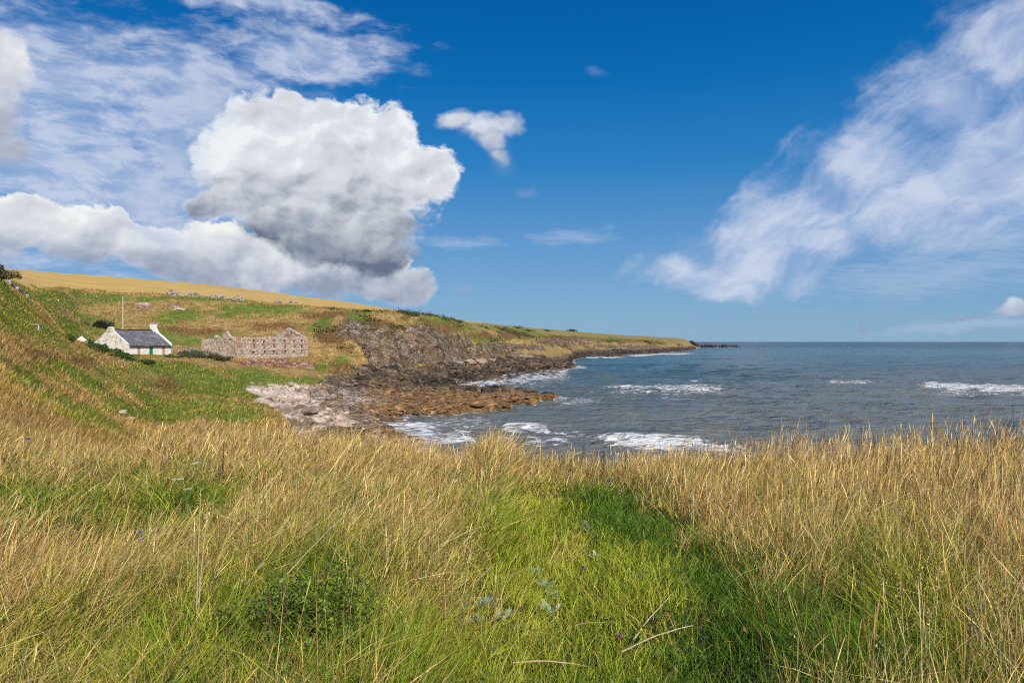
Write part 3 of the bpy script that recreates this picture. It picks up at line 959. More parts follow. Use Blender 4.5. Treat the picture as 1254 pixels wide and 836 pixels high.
X, Y, r = pick(9000, (445, 690), (84, 140), lambda px, Y, Z, X: (Z > -0.15) & (Z < 3), 3)
X, Y = X[:3600], Y[:3600]
scatter_rocks('tongue_rocks', X, Y, r.lognormal(-1.15, 0.62, len(X)).clip(0.1, 1.5), ROCK_TAN,
              'low reef of tumbled ochre rocks reaching out into the bay', tints=((0.8, .76, .7), (0.95, 0.75, 0.52), (0.42, 0.38, 0.34), (0.62, 0.50, 0.42)), flat=0.42, seed=4)
X, Y, r = pick(9000, (306, 545), (58, 112), lambda px, Y, Z, X: (Z > 0.05) & (Z < 3.2) & (vnoise(X / 4, Y / 4, 77) > 0.5) & (px > 316 + (100 - Y) * 1.45) & ((px > 430) | ((Y < 94) & (Y > 74)) | (Y > 107)), 5)
k = onray(1, 1) * 0 + X / Y * 836 + 627 < 425
X, Y = X[k][:520], Y[k][:520]
scatter_rocks('beach_rocks', X, Y, r.lognormal(-1.35, 0.6, len(X)).clip(0.1, 1.1), ROCK_PALE,
              'pale boulders and stones strewn along the shingle beach', tints=((1, 1, 1), (0.8, 0.72, 0.66), (0.55, 0.5, 0.46), (1.05, 0.95, 0.85)), seed=6)
X, Y, r = pick(9000, (395, 545), (58, 100), lambda px, Y, Z, X: (Z > -0.05) & (Z < 2.4) & (vnoise(X / 3, Y / 3, 78) > 0.4), 15)
X, Y = X[:1300], Y[:1300]
scatter_rocks('ledge_rocks', X, Y, r.lognormal(-1.5, 0.5, len(X)).clip(0.08, 0.7), ROCK_TAN,
              'flat brown stones on the ledges between shingle and cove', tints=((0.8, .72, .64), (0.95, 0.8, 0.66), (0.45, 0.40, 0.36), (1.2, 1.1, 1.0)), flat=0.4, seed=16)
X, Y, r = pick(20000, (425, 705), (118, 285), lambda px, Y, Z, X: (Z > -0.3) & (Z < 4.2) & (px > 430), 7)
X, Y = X[:3200], Y[:3200]
scatter_rocks('cliff_foot_rocks', X, Y, (r.lognormal(-0.7, 0.5, len(X)) * (0.6 + Y / 300)).clip(0.2, 2.2), ROCK_DARK,
              'dark wet boulders heaped along the foot of the cliffs', tints=((1, 1, 1), (1.6, 1.4, 1.2), (2.6, 2.1, 1.7), (0.7, 0.7, 0.7)), seed=8)
X, Y, r = pick(16000, (700, 850), (390, 900), lambda px, Y, Z, X: (Z > -0.9) & (Z < 3.0), 9)
X, Y = X[:1500], Y[:1500]
scatter_rocks('headland_rocks', X, Y, (r.lognormal(0.1, 0.5, len(X))).clip(0.6, 4.5), ROCK_DARK,
              'dark broken rocks along the shore of the far headland', tints=((1, 1, 1), (1.5, 1.3, 1.1), (0.7, 0.7, 0.7)), seed=10)
r = np.random.default_rng(12)
px = r.uniform(846, 906, 260)
Y = 1270 + r.normal(0, 14, 260)
S = (r.lognormal(0.55, 0.4, 260) * np.interp(px, [846, 905], [1.6, 0.8])).clip(0.8, 5)
scatter_rocks('skerry_rocks', onray(px, Y), Y, S, ROCK_DARK, 'long low line of dark skerries off the headland tip', sink=-0.6, flat=0.6, seed=11)


def big_rock(px, Y, size, label, mat, z=None, seed=1, name='rock', rz=0.0, tint=(1, 1, 1), group=None, cat='rock'):
    X = onray(px, Y)
    V = rock_verts(seed, IV, 16, 0.12) * np.array(size)
    me = raw_mesh(name, V, IF, mat, dict(col=np.tile(tint, (len(V), 1))))
    zz = gz(X, Y) if z is None else z
    o = link(name, me, None, (X, Y, zz))
    o.rotation_euler = (0, 0, rz)
    return tag(o, label, cat, group)


big_rock(582, 8360 / 50.5, (1.5, 1.3, 1.25), 'dark rock standing alone in the water off the cliff foot', ROCK_DARK, 0.25, 21, tint=(0.8, .8, .8))
big_rock(604, 8360 / 51, (1.9, 1.2, 0.5), 'low brown rock awash beside the dark lone rock', ROCK_TAN, 0.1, 22, tint=(.6, .55, .5))
big_rock(638, 8360 / 38, (1.6, 1.3, 1.4), 'stump shaped dark rock at the cliff shore edge', ROCK_DARK, 0.3, 23)
big_rock(771, 8360 / 55.5, (2.6, 1.2, 0.42), 'brown reef rock in the surf, nearest the headland side', ROCK_TAN, 0.1, 24, tint=(.5, .42, .36), group='reef rocks in the surf')
big_rock(804, 8360 / 56, (2.2, 1.2, 0.28), 'low flat reef rock between two larger ones in the surf', ROCK_DARK, 0.08, 27, group='reef rocks in the surf')
big_rock(816, 8360 / 58.5, (1.7, 1.0, 0.34), 'ochre reef rock in the middle of the surf patch', ROCK_TAN, 0.1, 25, tint=(.6, .5, .4), group='reef rocks in the surf')
big_rock(875, 8360 / 59, (1.6, 0.9, 0.25), 'small ochre reef rock at the seaward end of the surf patch', ROCK_TAN, 0.08, 26, tint=(.6, .5, .4), group='reef rocks in the surf')
big_rock(480, 75, (0.75, 0.6, 0.5), 'round ochre boulder at the edge of the cove water', ROCK_TAN, None, 28)
big_rock(389, 76, (1.4, 1.2, 0.9), 'pale block of rock standing out on the shingle', ROCK_PALE, None, 29)
big_rock(345, 88, (3.2, 1.6, 1.0), 'broad pale outcrop on the upper shingle beach', ROCK_PALE, None, 30, rz=0.2)
big_rock(322, 79, (2.4, 1.5, 0.9), 'pale outcrop where the shingle meets the grass bank', ROCK_PALE, None, 31)
big_rock(148, 47, (0.55, 0.35, 0.28), 'flat pale stone poking from the grassy slope', ROCK_PALE, None, 32, group='pale stones on the grassy slope')
big_rock(158, 46, (0.50, 0.4, 0.30), 'pinkish stone beside the flat pale stone on the slope', ROCK_PALE, None, 33, tint=(.85, .7, .66), group='pale stones on the grassy slope')
big_rock(174, 186, (3.0, 1.6, 1.1), 'pale grey outcrop high on the bank above the cottage', ROCK_PALE, None, 34, tint=(.9, .8, .78))
big_rock(218, 187, (2.0, 1.3, 0.8), 'white outcrop under the dry stone dyke', ROCK_PALE, None, 35, tint=(1.15, 1.1, 1.05))
for i, (px, yy) in enumerate([(574, 205), (590, 212), (603, 222)]):
    big_rock(px, yy, (2.6, 2.0, 1.5), ['pale boulder at the foot of the cliff, first in a run of three', 'pale boulder at the foot of the cliff, middle of a run of three',
             'pale boulder at the foot of the cliff, last of a run of three'][i], ROCK_PALE, None, 36 + i, tint=(.8, .7, .6), group='pale boulders below the cliff')


# ------------------------------------------------------------------ masonry
def wall_panel(L, top, thick, cell=0.3, holes=(), jit=0.03, seed=0, base=0.0):
    """local x along the wall 0..L, y 0..thick (outer face y=0), z base..top(x). holes = (x0,x1,z0,z1)"""
    r = np.random.default_rng(seed)
    nx = max(2, int(round(L / cell)))
    xs = list(np.linspace(0, L, nx + 1))
    for h in holes:
        xs += [h[0], h[1]]
    xs = sorted(set(np.round(xs, 3)))
    keep = [xs[0]]
    hx = {round(v, 3) for h in holes for v in h[:2]}
    for x in xs[1:]:
        if x - keep[-1] < cell * 0.35:
            if x in hx and keep[-1] not in hx: keep[-1] = x
            elif x in hx: keep.append(x)
            continue
        keep.append(x)
    xs = np.array(keep)
    zt = max(top(x) for x in xs)
    zs = list(np.arange(base, zt + cell, cell))
    for h in holes:
        zs += [h[2], h[3]]
    zs = sorted(set(np.round(zs, 3)))
    bm = bmesh.new()
    F, B = {}, {}

    def vert(i, k):
        if (i, k) not in F:
            z = min(zs[k], top(xs[i]))
            j = r.normal(0, jit, 3)
            if i in (0, len(xs) - 1): j[0] *= 0.4
            edge = 0.5
            F[(i, k)] = bm.verts.new((xs[i] + j[0] * edge, j[1], z + j[2] * edge))
            j2 = r.normal(0, jit, 3)
            B[(i, k)] = bm.verts.new((xs[i] + j[0] * edge, thick + j2[1], z + j[2] * edge))
        return F[(i, k)], B[(i, k)]

    def solid(i, k):
        if i < 0 or k < 0 or i >= len(xs) - 1 or k >= len(zs) - 1: return False
        xm, zm = (xs[i] + xs[i + 1]) / 2, (zs[k] + zs[k + 1]) / 2
        if max(top(xs[i]), top(xs[i + 1])) <= zs[k] + 0.01: return False
        for h in holes:
            if h[0] < xm < h[1] and h[2] < zm < h[3]: return False
        return True
    for i in range(len(xs) - 1):
        for k in range(len(zs) - 1):
            if not solid(i, k): continue
            a, b, c, d = vert(i, k), vert(i + 1, k), vert(i + 1, k + 1), vert(i, k + 1)
            for q in ((a[0], b[0], c[0], d[0]), (d[1], c[1], b[1], a[1])):
                try: bm.faces.new(q)
                except ValueError: pass
            for (ok, p, q) in ((solid(i, k - 1), b, a), (solid(i, k + 1), d, c), (solid(i - 1, k), a, d), (solid(i + 1, k), c, b)):
                if not ok:
                    try: bm.faces.new((p[0], q[0], q[1], p[1]))
                    except ValueError: pass
    bmesh.ops.remove_doubles(bm, verts=bm.verts, dist=0.004)
    return bm


def mat_masonry(name, c1, c2, c3, scale=3.0, mortar=(0.30, 0.26, 0.22), patch=None):
    m, t, b, out = mat_new(name)
    P = t.n('ShaderNodeTexCoord').outputs['Object']
    Pz = t.scl(P, (1, 1, 1.6))
    vc = t.vor(Pz, scale, 'F1', 1)
    s = t.n('ShaderNodeSeparateColor')
    t.put(s.inputs[0], vc)
    ve = t.vor(Pz, scale, 'DISTANCE_TO_EDGE')
    n = t.noise(P, 1.1, 6, 0.65)
    c = t.ramp(t.m('ADD', t.m('MULTIPLY', s.outputs[0], 0.7), t.m('MULTIPLY', n, 0.3)), [(0.15, c1), (0.5, c2), (0.85, c3)])
    c = t.mix(t.step(ve, 0.01, 0.06), mortar, c)
    if patch:
        c = t.mix(t.step(t.noise(P, 0.55, 4, 0.6), 0.56, 0.64), c, patch)
    t.put(b.inputs['Base Color'], c)
    bump(t, b, t.m('ADD', t.step(ve, 0, 0.12), t.m('MULTIPLY', t.noise(P, 9, 4), 0.3)), 0.8, 0.08)
    return m


MAS_RUIN = mat_masonry('ruin_stone', (0.32, 0.22, 0.165), (0.54, 0.42, 0.325), (0.68, 0.57, 0.47), 3.2, (0.47, 0.37, 0.29), patch=(0.62, 0.51, 0.41))
MAS_RED = mat_masonry('red_sandstone', (0.14, 0.06, 0.04), (0.30, 0.155, 0.11), (0.44, 0.30, 0.24), 2.2, (0.16, 0.10, 0.07))
MAS_DYKE = mat_masonry('dyke_stone', (0.12, 0.10, 0.085), (0.34, 0.29, 0.25), (0.55, 0.50, 0.45), 2.2, (0.10, 0.085, 0.07))
BRICK = mat_plain('brick_red', (0.42, 0.17, 0.09), 0.9, 0.25, 5)


def mat_limewash():
    m, t, b, out = mat_new('limewash')
    P = t.n('ShaderNodeTexCoord').outputs['Object']
    n = t.noise(P, 1.4, 6, 0.7)
    vc = t.vor(t.scl(P, (1, 1, 1.5)), 1.7, 'F1', 0)
    c = t.ramp(n, [(0.3, (0.62, 0.58, 0.53)), (0.5, (0.76, 0.74, 0.70)), (0.7, (0.82, 0.81, 0.78))])
    t.put(b.inputs['Base Color'], c)
    bump(t, b, t.m('ADD', n, t.m('MULTIPLY', vc, 0.5)), 0.6, 0.06)
    return m


def mat_gable():
    m, t, b, out = mat_new('worn_limewash')
    P = t.n('ShaderNodeTexCoord').outputs['Object']
    n = t.noise(P, 1.0, 6, 0.7)
    vc = t.vor(t.scl(P, (1, 1, 1.5)), 1.25, 'F1', 0)
    rc = t.vor(t.scl(P, (1, 1, 1.5)), 1.25, 'F1', 1)
    s = t.n('ShaderNodeSeparateColor')
    t.put(s.inputs[0], rc)
    c = t.ramp(n, [(0.3, (0.50, 0.43, 0.36)), (0.5, (0.68, 0.63, 0.57)), (0.7, (0.80, 0.78, 0.74))])
    bare = t.m('MULTIPLY', t.step(vc, 0.34, 0.22), t.step(s.outputs[1], 0.68, 0.76))
    c = t.mix(bare, c, t.mix(s.outputs[2], (0.16, 0.10, 0.10), (0.34, 0.20, 0.15)))
    worn = t.step(t.noise(P, 0.45, 4, 0.6), 0.55, 0.66)
    c = t.mix(t.m('MULTIPLY', worn, 0.8), c, (0.44, 0.33, 0.25))
    t.put(b.inputs['Base Color'], c)
    bump(t, b, t.m('ADD', n, vc), 0.7, 0.06)
    return m


def mat_slate():
    m, t, b, out = mat_new('slate_roof')
    P = t.n('ShaderNodeTexCoord').outputs['UV']
    br = t.n('ShaderNodeTexBrick')
    t.put(br.inputs['Vector'], P)
    br.inputs['Scale'].default_value = 1.0
    br.inputs['Brick Width'].default_value = 0.34
    br.inputs['Row Height'].default_value = 0.26
    br.inputs['Mortar Size'].default_value = 0.012
    br.inputs['Color1'].default_value = (0.085, 0.088, 0.105, 1)
    br.inputs['Color2'].default_value = (0.19, 0.185, 0.20, 1)
    br.inputs['Mortar'].default_value = (0.02, 0.02, 0.024, 1)
    n = t.noise(t.scl(P, (0.35, 1.1, 1)), 1.1, 5, 0.6)
    c = t.mix(t.m('MULTIPLY', t.step(n, 0.50, 0.60), 0.6), br.outputs['Color'], (0.27, 0.235, 0.235))
    c = t.mix(t.m('MULTIPLY', t.step(t.noise(P, 0.5, 4), 0.55, 0.65), 0.3), c, (0.09, 0.10, 0.06))
    t.put(b.inputs['Base Color'], c)
    b.inputs['Roughness'].default_value = 0.6
    bump(t, b, br.outputs['Fac'], -0.5, 0.03)
    return m


LIME, GABLE, SLATE = mat_limewash(), mat_gable(), mat_slate()
DOORG = mat_plain('green_paint', (0.012, 0.20, 0.085), 0.45, 0.12, 3)
DARKM = mat_plain('dark_paint', (0.03, 0.03, 0.032), 0.5, 0.1)
BOARD = mat_plain('tan_boards', (0.46, 0.30, 0.19), 0.8, 0.18, 3)
COPE = mat_plain('coping_stone', (0.60, 0.55, 0.48), 0.9, 0.18, 3)


# ------------------------------------------------------------------ cottage
def cottage():
    phi = R(72)
    ox, oy = -76.1, 135.0
    L, W, Hh, RZ = 11.4, 9.05, 2.35, 3.15
    zb = 6.62
    h = thing('cottage', 'white cottage with grey slate roof and green door on the grassy terrace', 'cottage', (ox, oy, zb), phi)
    # local x along the front (away), local y into the house (left/back)
    holes = [(2.55, 3.35, 0.75, 2.1), (5.35, 6.3, 0.0, 2.02), (8.35, 9.15, 0.75, 2.1)]
    holes = [(2.45, 3.2, 0.35, 2.2), (5.4, 6.35, 0.35, 2.2), (8.7, 9.45, 0.35, 2.2)]
    bm = wall_panel(L, lambda x: Hh + 0.3, 0.5, 0.6, holes, 0.012, 1, base=-0.8)
    bm_obj('front_wall', bm, LIME, h)
    bm = wall_panel(L, lambda x: Hh + 0.3, 0.5, 0.8, (), 0.012, 2, base=-0.8)
    o = bm_obj('rear_wall', bm, LIME, h)
    o.location = (0, W - 0.5, 0)

    def gtop(x):
        d = abs(x - W / 2)
        if d < 0.66: return Hh + RZ + 0.82
        return Hh + 0.42 + RZ * (1 - d / (W / 2)) + 0.12
    # gable facing the viewer: runs along local -y..  build along x then rotate by +90
    for k, (lx, mt, sd) in enumerate(((0.0, GABLE, 3), (L - 0.52, LIME, 4))):
        bm = wall_panel(W - 0.004, gtop, 0.52, 0.45, (), 0.02, sd, base=-0.8)
        o = bm_obj('gable_wall', bm, mt, h)
        o.rotation_euler = (0, 0, R(90))
        o.location = (lx + 0.52 - 0.003 * (1 - k) + 0.003 * k, 0.002, 0)
        if k == 0: o['label'] = 'worn limewashed gable with bare stones showing'
    # roof, two slopes as slabs
    for side in (0, 1):
        bm = bmesh.new()
        x0, x1 = 0.50, L - 0.50
        ye, yr = (-0.22, W / 2) if side == 0 else (W + 0.22, W / 2)
        ze = Hh + 0.30 - 0.22 * RZ / (W / 2)
        zr = Hh + 0.30 + RZ
        uvl = bm.loops.layers.uv.new('UVMap')
        n_ = 12
        grid = []
        rr = random.Random(5 + side)
        for j in range(n_ + 1):
            f = j / n_
            row = []
            for i in range(15):
                g = i / 14
                zz = ze + (zr - ze) * f + rr.uniform(-0.015, 0.015) - 0.06 * math.sin(math.pi * g) * f
                row.append(bm.verts.new((x0 + (x1 - x0) * g, ye + (yr - ye) * f, zz)))
            grid.append(row)
        sl = math.hypot(yr - ye, zr - ze)
        fs = []
        for j in range(n_):
            for i in range(14):
                f_ = bm.faces.new((grid[j][i], grid[j][i + 1], grid[j + 1][i + 1], grid[j + 1][i]))
                for lp, (ii, jj) in zip(f_.loops, ((i, j), (i + 1, j), (i + 1, j + 1), (i, j + 1))):
                    lp[uvl].uv = (ii / 14 * (x1 - x0), jj / n_ * sl)
                fs.append(f_)
        ext = bmesh.ops.extrude_face_region(bm, geom=fs)
        bmesh.ops.translate(bm, verts=[v for v in ext['geom'] if isinstance(v, bmesh.types.BMVert)], vec=(0, 0, -0.10))
        bm_obj('roof', bm, SLATE, h)
    # ridge tiles
    bm = bmesh.new()
    add_tube(bm, [(0.5, W / 2, Hh + 0.31 + RZ), (L * 0.5, W / 2, Hh + 0.26 + RZ), (L - 0.5, W / 2, Hh + 0.31 + RZ)], 0.13, 8)
    bm_obj('ridge', bm, SLATE, h)
    # chimney at the far gable
    bm = bmesh.new()
    add_box(bm, (L - 0.55, W / 2, Hh + RZ + 0.80), (0.85, 1.15, 1.7))
    bmesh.ops.bevel(bm, geom=bm.edges[:], offset=0.03, segments=1, affect='EDGES')
    ch = bm_obj('chimney', bm, LIME, h)
    bm = bmesh.new()
    add_box(bm, (L - 0.55, W / 2, Hh + RZ + 1.72), (0.98, 1.28, 0.14))
    bm_obj('chimney_cap', bm, COPE, ch)
    # door
    bm = bmesh.new()
    for k in range(5):
        add_box(bm, (5.4 + 0.095 + 0.19 * k, 0.10, 1.28), (0.184, 0.05, 1.85))
    add_box(bm, (5.875, 0.15, 1.28), (0.95, 0.05, 1.85))
    dr = bm_obj('door', bm, DOORG, h)
    bm = bmesh.new()
    add_tube(bm, [(6.22, 0.07, 1.3), (6.22, 0.03, 1.3), (6.16, 0.03, 1.3)], 0.018, 6)
    bm_obj('handle', bm, DARKM, dr)
    # boarded windows
    for x in (2.45, 8.7):
        bm = bmesh.new()
        for k in range(4):
            add_box(bm, (x + 0.094 + 0.1875 * k, 0.06, 1.275), (0.180, 0.04, 1.84))
        w = bm_obj('window', bm, BOARD, h)
        w['label'] = 'window opening closed with tan boards'
        bm = bmesh.new()
        add_box(bm, (x + 0.375, -0.03, 0.31), (0.95, 0.16, 0.08))
        bm_obj('sill', bm, COPE, w)
    # gutter and downpipe
    bm = bmesh.new()
    add_tube(bm, [(0.3, -0.28, Hh + 0.04), (L - 0.1, -0.28, Hh + 0.0)], 0.075, 8)
    bm_obj('gutter', bm, DARKM, h)
    bm = bmesh.new()
    add_tube(bm, [(L - 0.25, -0.26, Hh), (L - 0.25, -0.07, Hh - 0.25), (L - 0.25, -0.07, -0.3)], 0.05, 8)
    bm_obj('downpipe', bm, DARKM, h)


cottage()


def outbuilding():
    h = thing('outbuilding', 'small white gabled outhouse peeping over the bank beyond the cottage', 'outhouse', (onray(89, 118), 118, 8.2), R(25))
    W, L = 2.6, 3.0
    bm = wall_panel(W, lambda x: 1.6 + 1.15 * (1 - abs(x - W / 2) / (W / 2)), 0.35, 0.4, (), 0.02, 9, base=-1.6)
    bm_obj('gable_wall', bm, LIME, h)
    for x in (0.003, W - 0.353):
        bm = wall_panel(L, lambda q: 1.6, 0.35, 0.5, (), 0.02, 10, base=-1.6)
        o = bm_obj('side_wall', bm, LIME, h)
        o.rotation_euler = (0, 0, R(90))
        o.location = (x + 0.35, 0.36, 0)
    for s in (-1, 1):
        bm = bmesh.new()
        a = Vector((W / 2 + s * (W / 2 + 0.12), 0.36, 1.5)); b_ = Vector((W / 2, 0.36, 2.66))
        vs = [bm.verts.new(p) for p in (a, b_, b_ + Vector((0, L, 0)), a + Vector((0, L, 0)))]
        f = bm.faces.new(vs)
        e = bmesh.ops.extrude_face_region(bm, geom=[f])
        bmesh.ops.translate(bm, verts=[v for v in e['geom'] if isinstance(v, bmesh.types.BMVert)], vec=(0, 0, -0.07))
        bm_obj('roof', bm, DARKM, h)


outbuilding()


# ------------------------------------------------------------------ flagpole
def flagpole():
    Y = 150.0
    X = onray(150.5, Y)
    z = gz(X, Y)
    o = thing('flagpole', 'tall pale yellow flagpole standing behind the cottage roof', 'flagpole', (X, Y, z))
    top = 10 + 54 / 836 * Y - z
    bm = bmesh.new()
    add_tube(bm, [(0, 0, -0.4), (0, 0, top * 0.32)], [0.13, 0.12], 8)
    p = bm_obj('lower_pole', bm, mat_plain('pole_yellow', (0.66, 0.58, 0.20), 0.5, 0.08), o)
    bm = bmesh.new()
    add_tube(bm, [(0, 0, top * 0.32), (0, 0, top)], [0.095, 0.06], 8)
    bm_obj('upper_pole', bm, mat_plain('pole_cream', (0.72, 0.66, 0.50), 0.5, 0.08), o)
    bm = bmesh.new()
    bmesh.ops.create_uvsphere(bm, u_segments=10, v_segments=8, radius=0.12)
    bmesh.ops.translate(bm, verts=bm.verts, vec=(0, 0, top + 0.1))
    bm_obj('finial', bm, mat_plain('pole_cap', (0.6, 0.55, 0.4), 0.5, 0.05), o)


flagpole()


# ------------------------------------------------------------------ ruin
def ruin():
    phi = R(62)
    ox, oy, zb = -56.4, 140.0, 6.35
    L, W, Ht = 19.8, 11.0, 4.55
    h = thing('ruined_bothy', 'long roofless stone ruin with two rows of small windows and a standing far gable', 'ruin', (ox, oy, zb), phi)

    def colx(px):
        # distance along the front where bearing px is met
        tq = (px - 627) / 836
        return (tq * oy - ox) / (math.cos(phi) - tq * math.sin(phi))
    holes = []
    for px in (311, 324, 335.5, 349, 360, 369.5):
        x = colx(px)
        holes.append((round(x - 0.28, 2), round(x + 0.28, 2), 3.15, 4.05))
        holes.append((round(x - 0.30, 2), round(x + 0.30, 2), 1.0, 1.75))
    holes = [(a + q, b + q, c + q * 0.8, d + q * 0.8 - abs(q)) for (a, b, c, d), q in zip(holes, [0.05, -0.1, -0.12, 0.08, 0.1, 0.0, -0.06, 0.12, 0.1, -0.06, 0.0, 0.08])]
    for px in (297.5,):
        x = colx(px)
        holes.append((round(x - 0.16, 2), round(x + 0.16, 2), 1.05, 1.45))
    x = colx(292)
    holes.append((round(x - 0.30, 2), round(x + 0.30, 2), 1.3, 1.85))
    rn = random.Random(3)
    jag = [rn.uniform(-0.42, 0.22) for _ in range(60)]

    def ftop(x):
        k = x / L * 58
        i = int(k)
        v = jag[i] * (1 - (k - i)) + jag[i + 1] * (k - i)
        dip = -0.9 * math.exp(-((x - 1.0) / 0.6) ** 2) * 0 - 0.35 * math.exp(-((x - 4.4) / 0.7) ** 2)
        return Ht + v + dip
    bm = wall_panel(L, ftop, 0.7, 0.33, holes, 0.045, 21, base=-1.0)
    fw = bm_obj('front_wall', bm, MAS_RUIN, h)
    # brick repairs around the first upper opening
    for (px, z0, hh, ww) in ((293, 4.0, 0.6, 0.55), (292.5, 2.55, 1.0, 1.0), (294.5, 2.5, 0.5, 0.7)):
        bm = bmesh.new()
        add_box(bm, (colx(px), -0.03, z0 + hh / 2), (ww, 0.10, hh), taper=0.75)
        bm_obj('brick_patch', bm, BRICK, fw)
    for hl in holes:
        if hl[2] > 3:
            bm = bmesh.new()
            cx = (hl[0] + hl[1]) / 2
            add_box(bm, (cx, -0.045, hl[2] - 0.42), (0.62, 0.06, 0.72), taper=0.85)
            bm_obj('brick_apron', bm, MAS_RED, fw)

    bm = wall_panel(L, lambda x: ftop(L - x) - 0.5 - 0.8 * math.exp(-((x - 7) / 2) ** 2), 0.7, 0.45, (), 0.05, 22, base=-1.0)
    o = bm_obj('rear_wall', bm, MAS_RUIN, h)
    o.location = (0, W - 0.7, 0)
    jb = [rn.uniform(-0.18, 0.18) for _ in range(60)]

    def near_top(x):   # x from front corner to back corner, broken gable
        i = min(int(x / W * 40), 50)
        pts = [(0, 4.5), (1.2, 4.5), (2.5, 4.6), (2.9, 5.4), (3.3, 5.9), (3.9, 5.5), (4.4, 4.6), (5.4, 4.3), (6.2, 4.6), (6.7, 5.1), (7.3, 4.1), (8.2, 3.1), (9.2, 2.1), (10.2, 1.2), (11.0, 0.5)]
        return float(np.interp(x, [p[0] for p in pts], [p[1] for p in pts])) + jb[i]
    bm = wall_panel(W - 0.01, near_top, 0.7, 0.33, (), 0.06, 23, base=-1.0)
    o = bm_obj('near_gable', bm, MAS_RUIN, h)
    o.rotation_euler = (0, 0, R(90))
    o.location = (0.697, 0.005, 0)

    def far_top(x):
        d = abs(x - W / 2)
        i = min(int(x / W * 40), 50)
        return (Ht - 0.1 + (6.95 - Ht) * max(0, 1 - d / (W / 2)) if d > 0.4 else 6.8) + jb[i] * 0.4
    bm = wall_panel(W - 0.01, far_top, 0.7, 0.33, [(4.35, 4.85, 5.2, 6.1)], 0.05, 24, base=-1.0)
    fg = bm_obj('far_gable', bm, MAS_RUIN, h)
    fg.rotation_euler = (0, 0, R(90))
    fg.location = (L + 0.003, 0.005, 0)
    bm = bmesh.new()
    add_box(bm, (5.6, 0.72, 4.95), (1.9, 0.12, 0.9), taper=0.9)
    bm_obj('brick_patch', bm, BRICK, fg)
    # inner cross wall stub
    bm = wall_panel(4.5, lambda x: 4.6 - 0.5 * x, 0.6, 0.4, (), 0.06, 25, base=-1.0)
    o = bm_obj('cross_wall', bm, MAS_RUIN, h)
    o.rotation_euler = (0, 0, R(90))
    o.location = (L * 0.27, 0.71, 0)


ruin()


def stone_wall(name, pts, height, thick, mat, label, cat, seed=1, jag=0.15, cell=0.35, sink=0.4):
    """pts: (px, Y) along the wall; follows the ground"""
    P = [(onray(a, b), b) for a, b in pts]
    o = thing(name, label, cat, (P[0][0], P[0][1], gz(*P[0])))
    z0 = o.location.z
    bm = bmesh.new()
    r = random.Random(seed)
    S, d = [], 0
    for (a, b) in zip(P, P[1:]):
        n = max(1, int(math.hypot(b[0] - a[0], b[1] - a[1]) / cell))
        for k in range(n):
            S.append((a[0] + (b[0] - a[0]) * k / n, a[1] + (b[1] - a[1]) * k / n))
    S.append(P[-1])
    rings = []
    for i, (x, y) in enumerate(S):
        a, b = S[max(i - 1, 0)], S[min(i + 1, len(S) - 1)]
        dx, dy = b[0] - a[0], b[1] - a[1]
        l = math.hypot(dx, dy) or 1
        nx, ny = -dy / l, dx / l
        g = gz(x, y)
        hh = height(i / len(S)) if callable(height) else height
        hh = hh * (1 + r.uniform(-jag, jag))
        ring = []
        for (s, z) in ((-1, -sink), (-1, hh * 0.35), (-0.95, hh * 0.7), (-0.8, hh), (0.8, hh * 0.98), (0.95, hh * 0.6), (1, -sink)):
            q = s * thick / 2 + r.uniform(-0.05, 0.05)
            ring.append(bm.verts.new((x + nx * q - o.location.x, y + ny * q - o.location.y, g + z + r.uniform(-0.03, 0.03) - z0)))
        rings.append(ring)
    for a, b in zip(rings, rings[1:]):
        for k in range(6):
            bm.faces.new((a[k], a[k + 1], b[k + 1], b[k]))
    bm.faces.new(rings[0]); bm.faces.new(rings[-1][::-1])
    me = bm_obj('masonry', bm, mat, o)
    return o


def mkwall(*a, **k):
    o = stone_wall(*a, **k)
    ch = o.children[0]
    ch.parent = None
    ch.location = o.location
    ch.name = '_tmp'
    for kk in ('label', 'category'):
        ch[kk] = o[kk]
    nm = o.name
    bpy.data.objects.remove(o)
    ch.name = nm
    return ch


mkwall('garden_wall', [(219, 146), (232, 145), (247, 143)], lambda f: 1.3 - 0.4 * math.sin(f * 9), 0.6, MAS_DYKE, 'low broken stone wall joining the cottage end to the ruin', 'wall', seed=3)
mkwall('retaining_wall', [(294, 123), (320, 124.5), (345, 125.5), (370, 126), (384, 127)], lambda f: 1.25 + 0.25 * math.sin(f * 14) - 0.4 * (f < 0.1), 0.8, MAS_RED, 'reddish sandstone retaining wall below the ruin, turf on top', 'wall', seed=4, jag=0.1)
mkwall('dry_stone_dyke', [(204, 206), (220, 206.5), (240, 207), (262, 208), (285, 209), (300, 209.5)], lambda f: 0.9 + 0.45 * math.sin(f * 23), 0.8, MAS_DYKE, 'pale dry stone dyke along the lower edge of the stubble field', 'wall', seed=5, jag=0.3, cell=0.7)
mkwall('tumbled_dyke', [(335, 210), (352, 211), (372, 212)], lambda f: 0.5 + 0.4 * math.sin(f * 13), 0.8, MAS_DYKE, 'short tumbled length of dyke above the ruin, by the field edge', 'wall', seed=6, jag=0.4, cell=0.7)
mkwall('hill_dyke', [(9, 100), (20, 108), (33, 116)], lambda f: 0.6 + 0.3 * math.sin(f * 13), 0.8, MAS_DYKE, 'grey dyke remnant at the upper left edge of the slope', 'wall', seed=7, jag=0.3, cell=0.5)


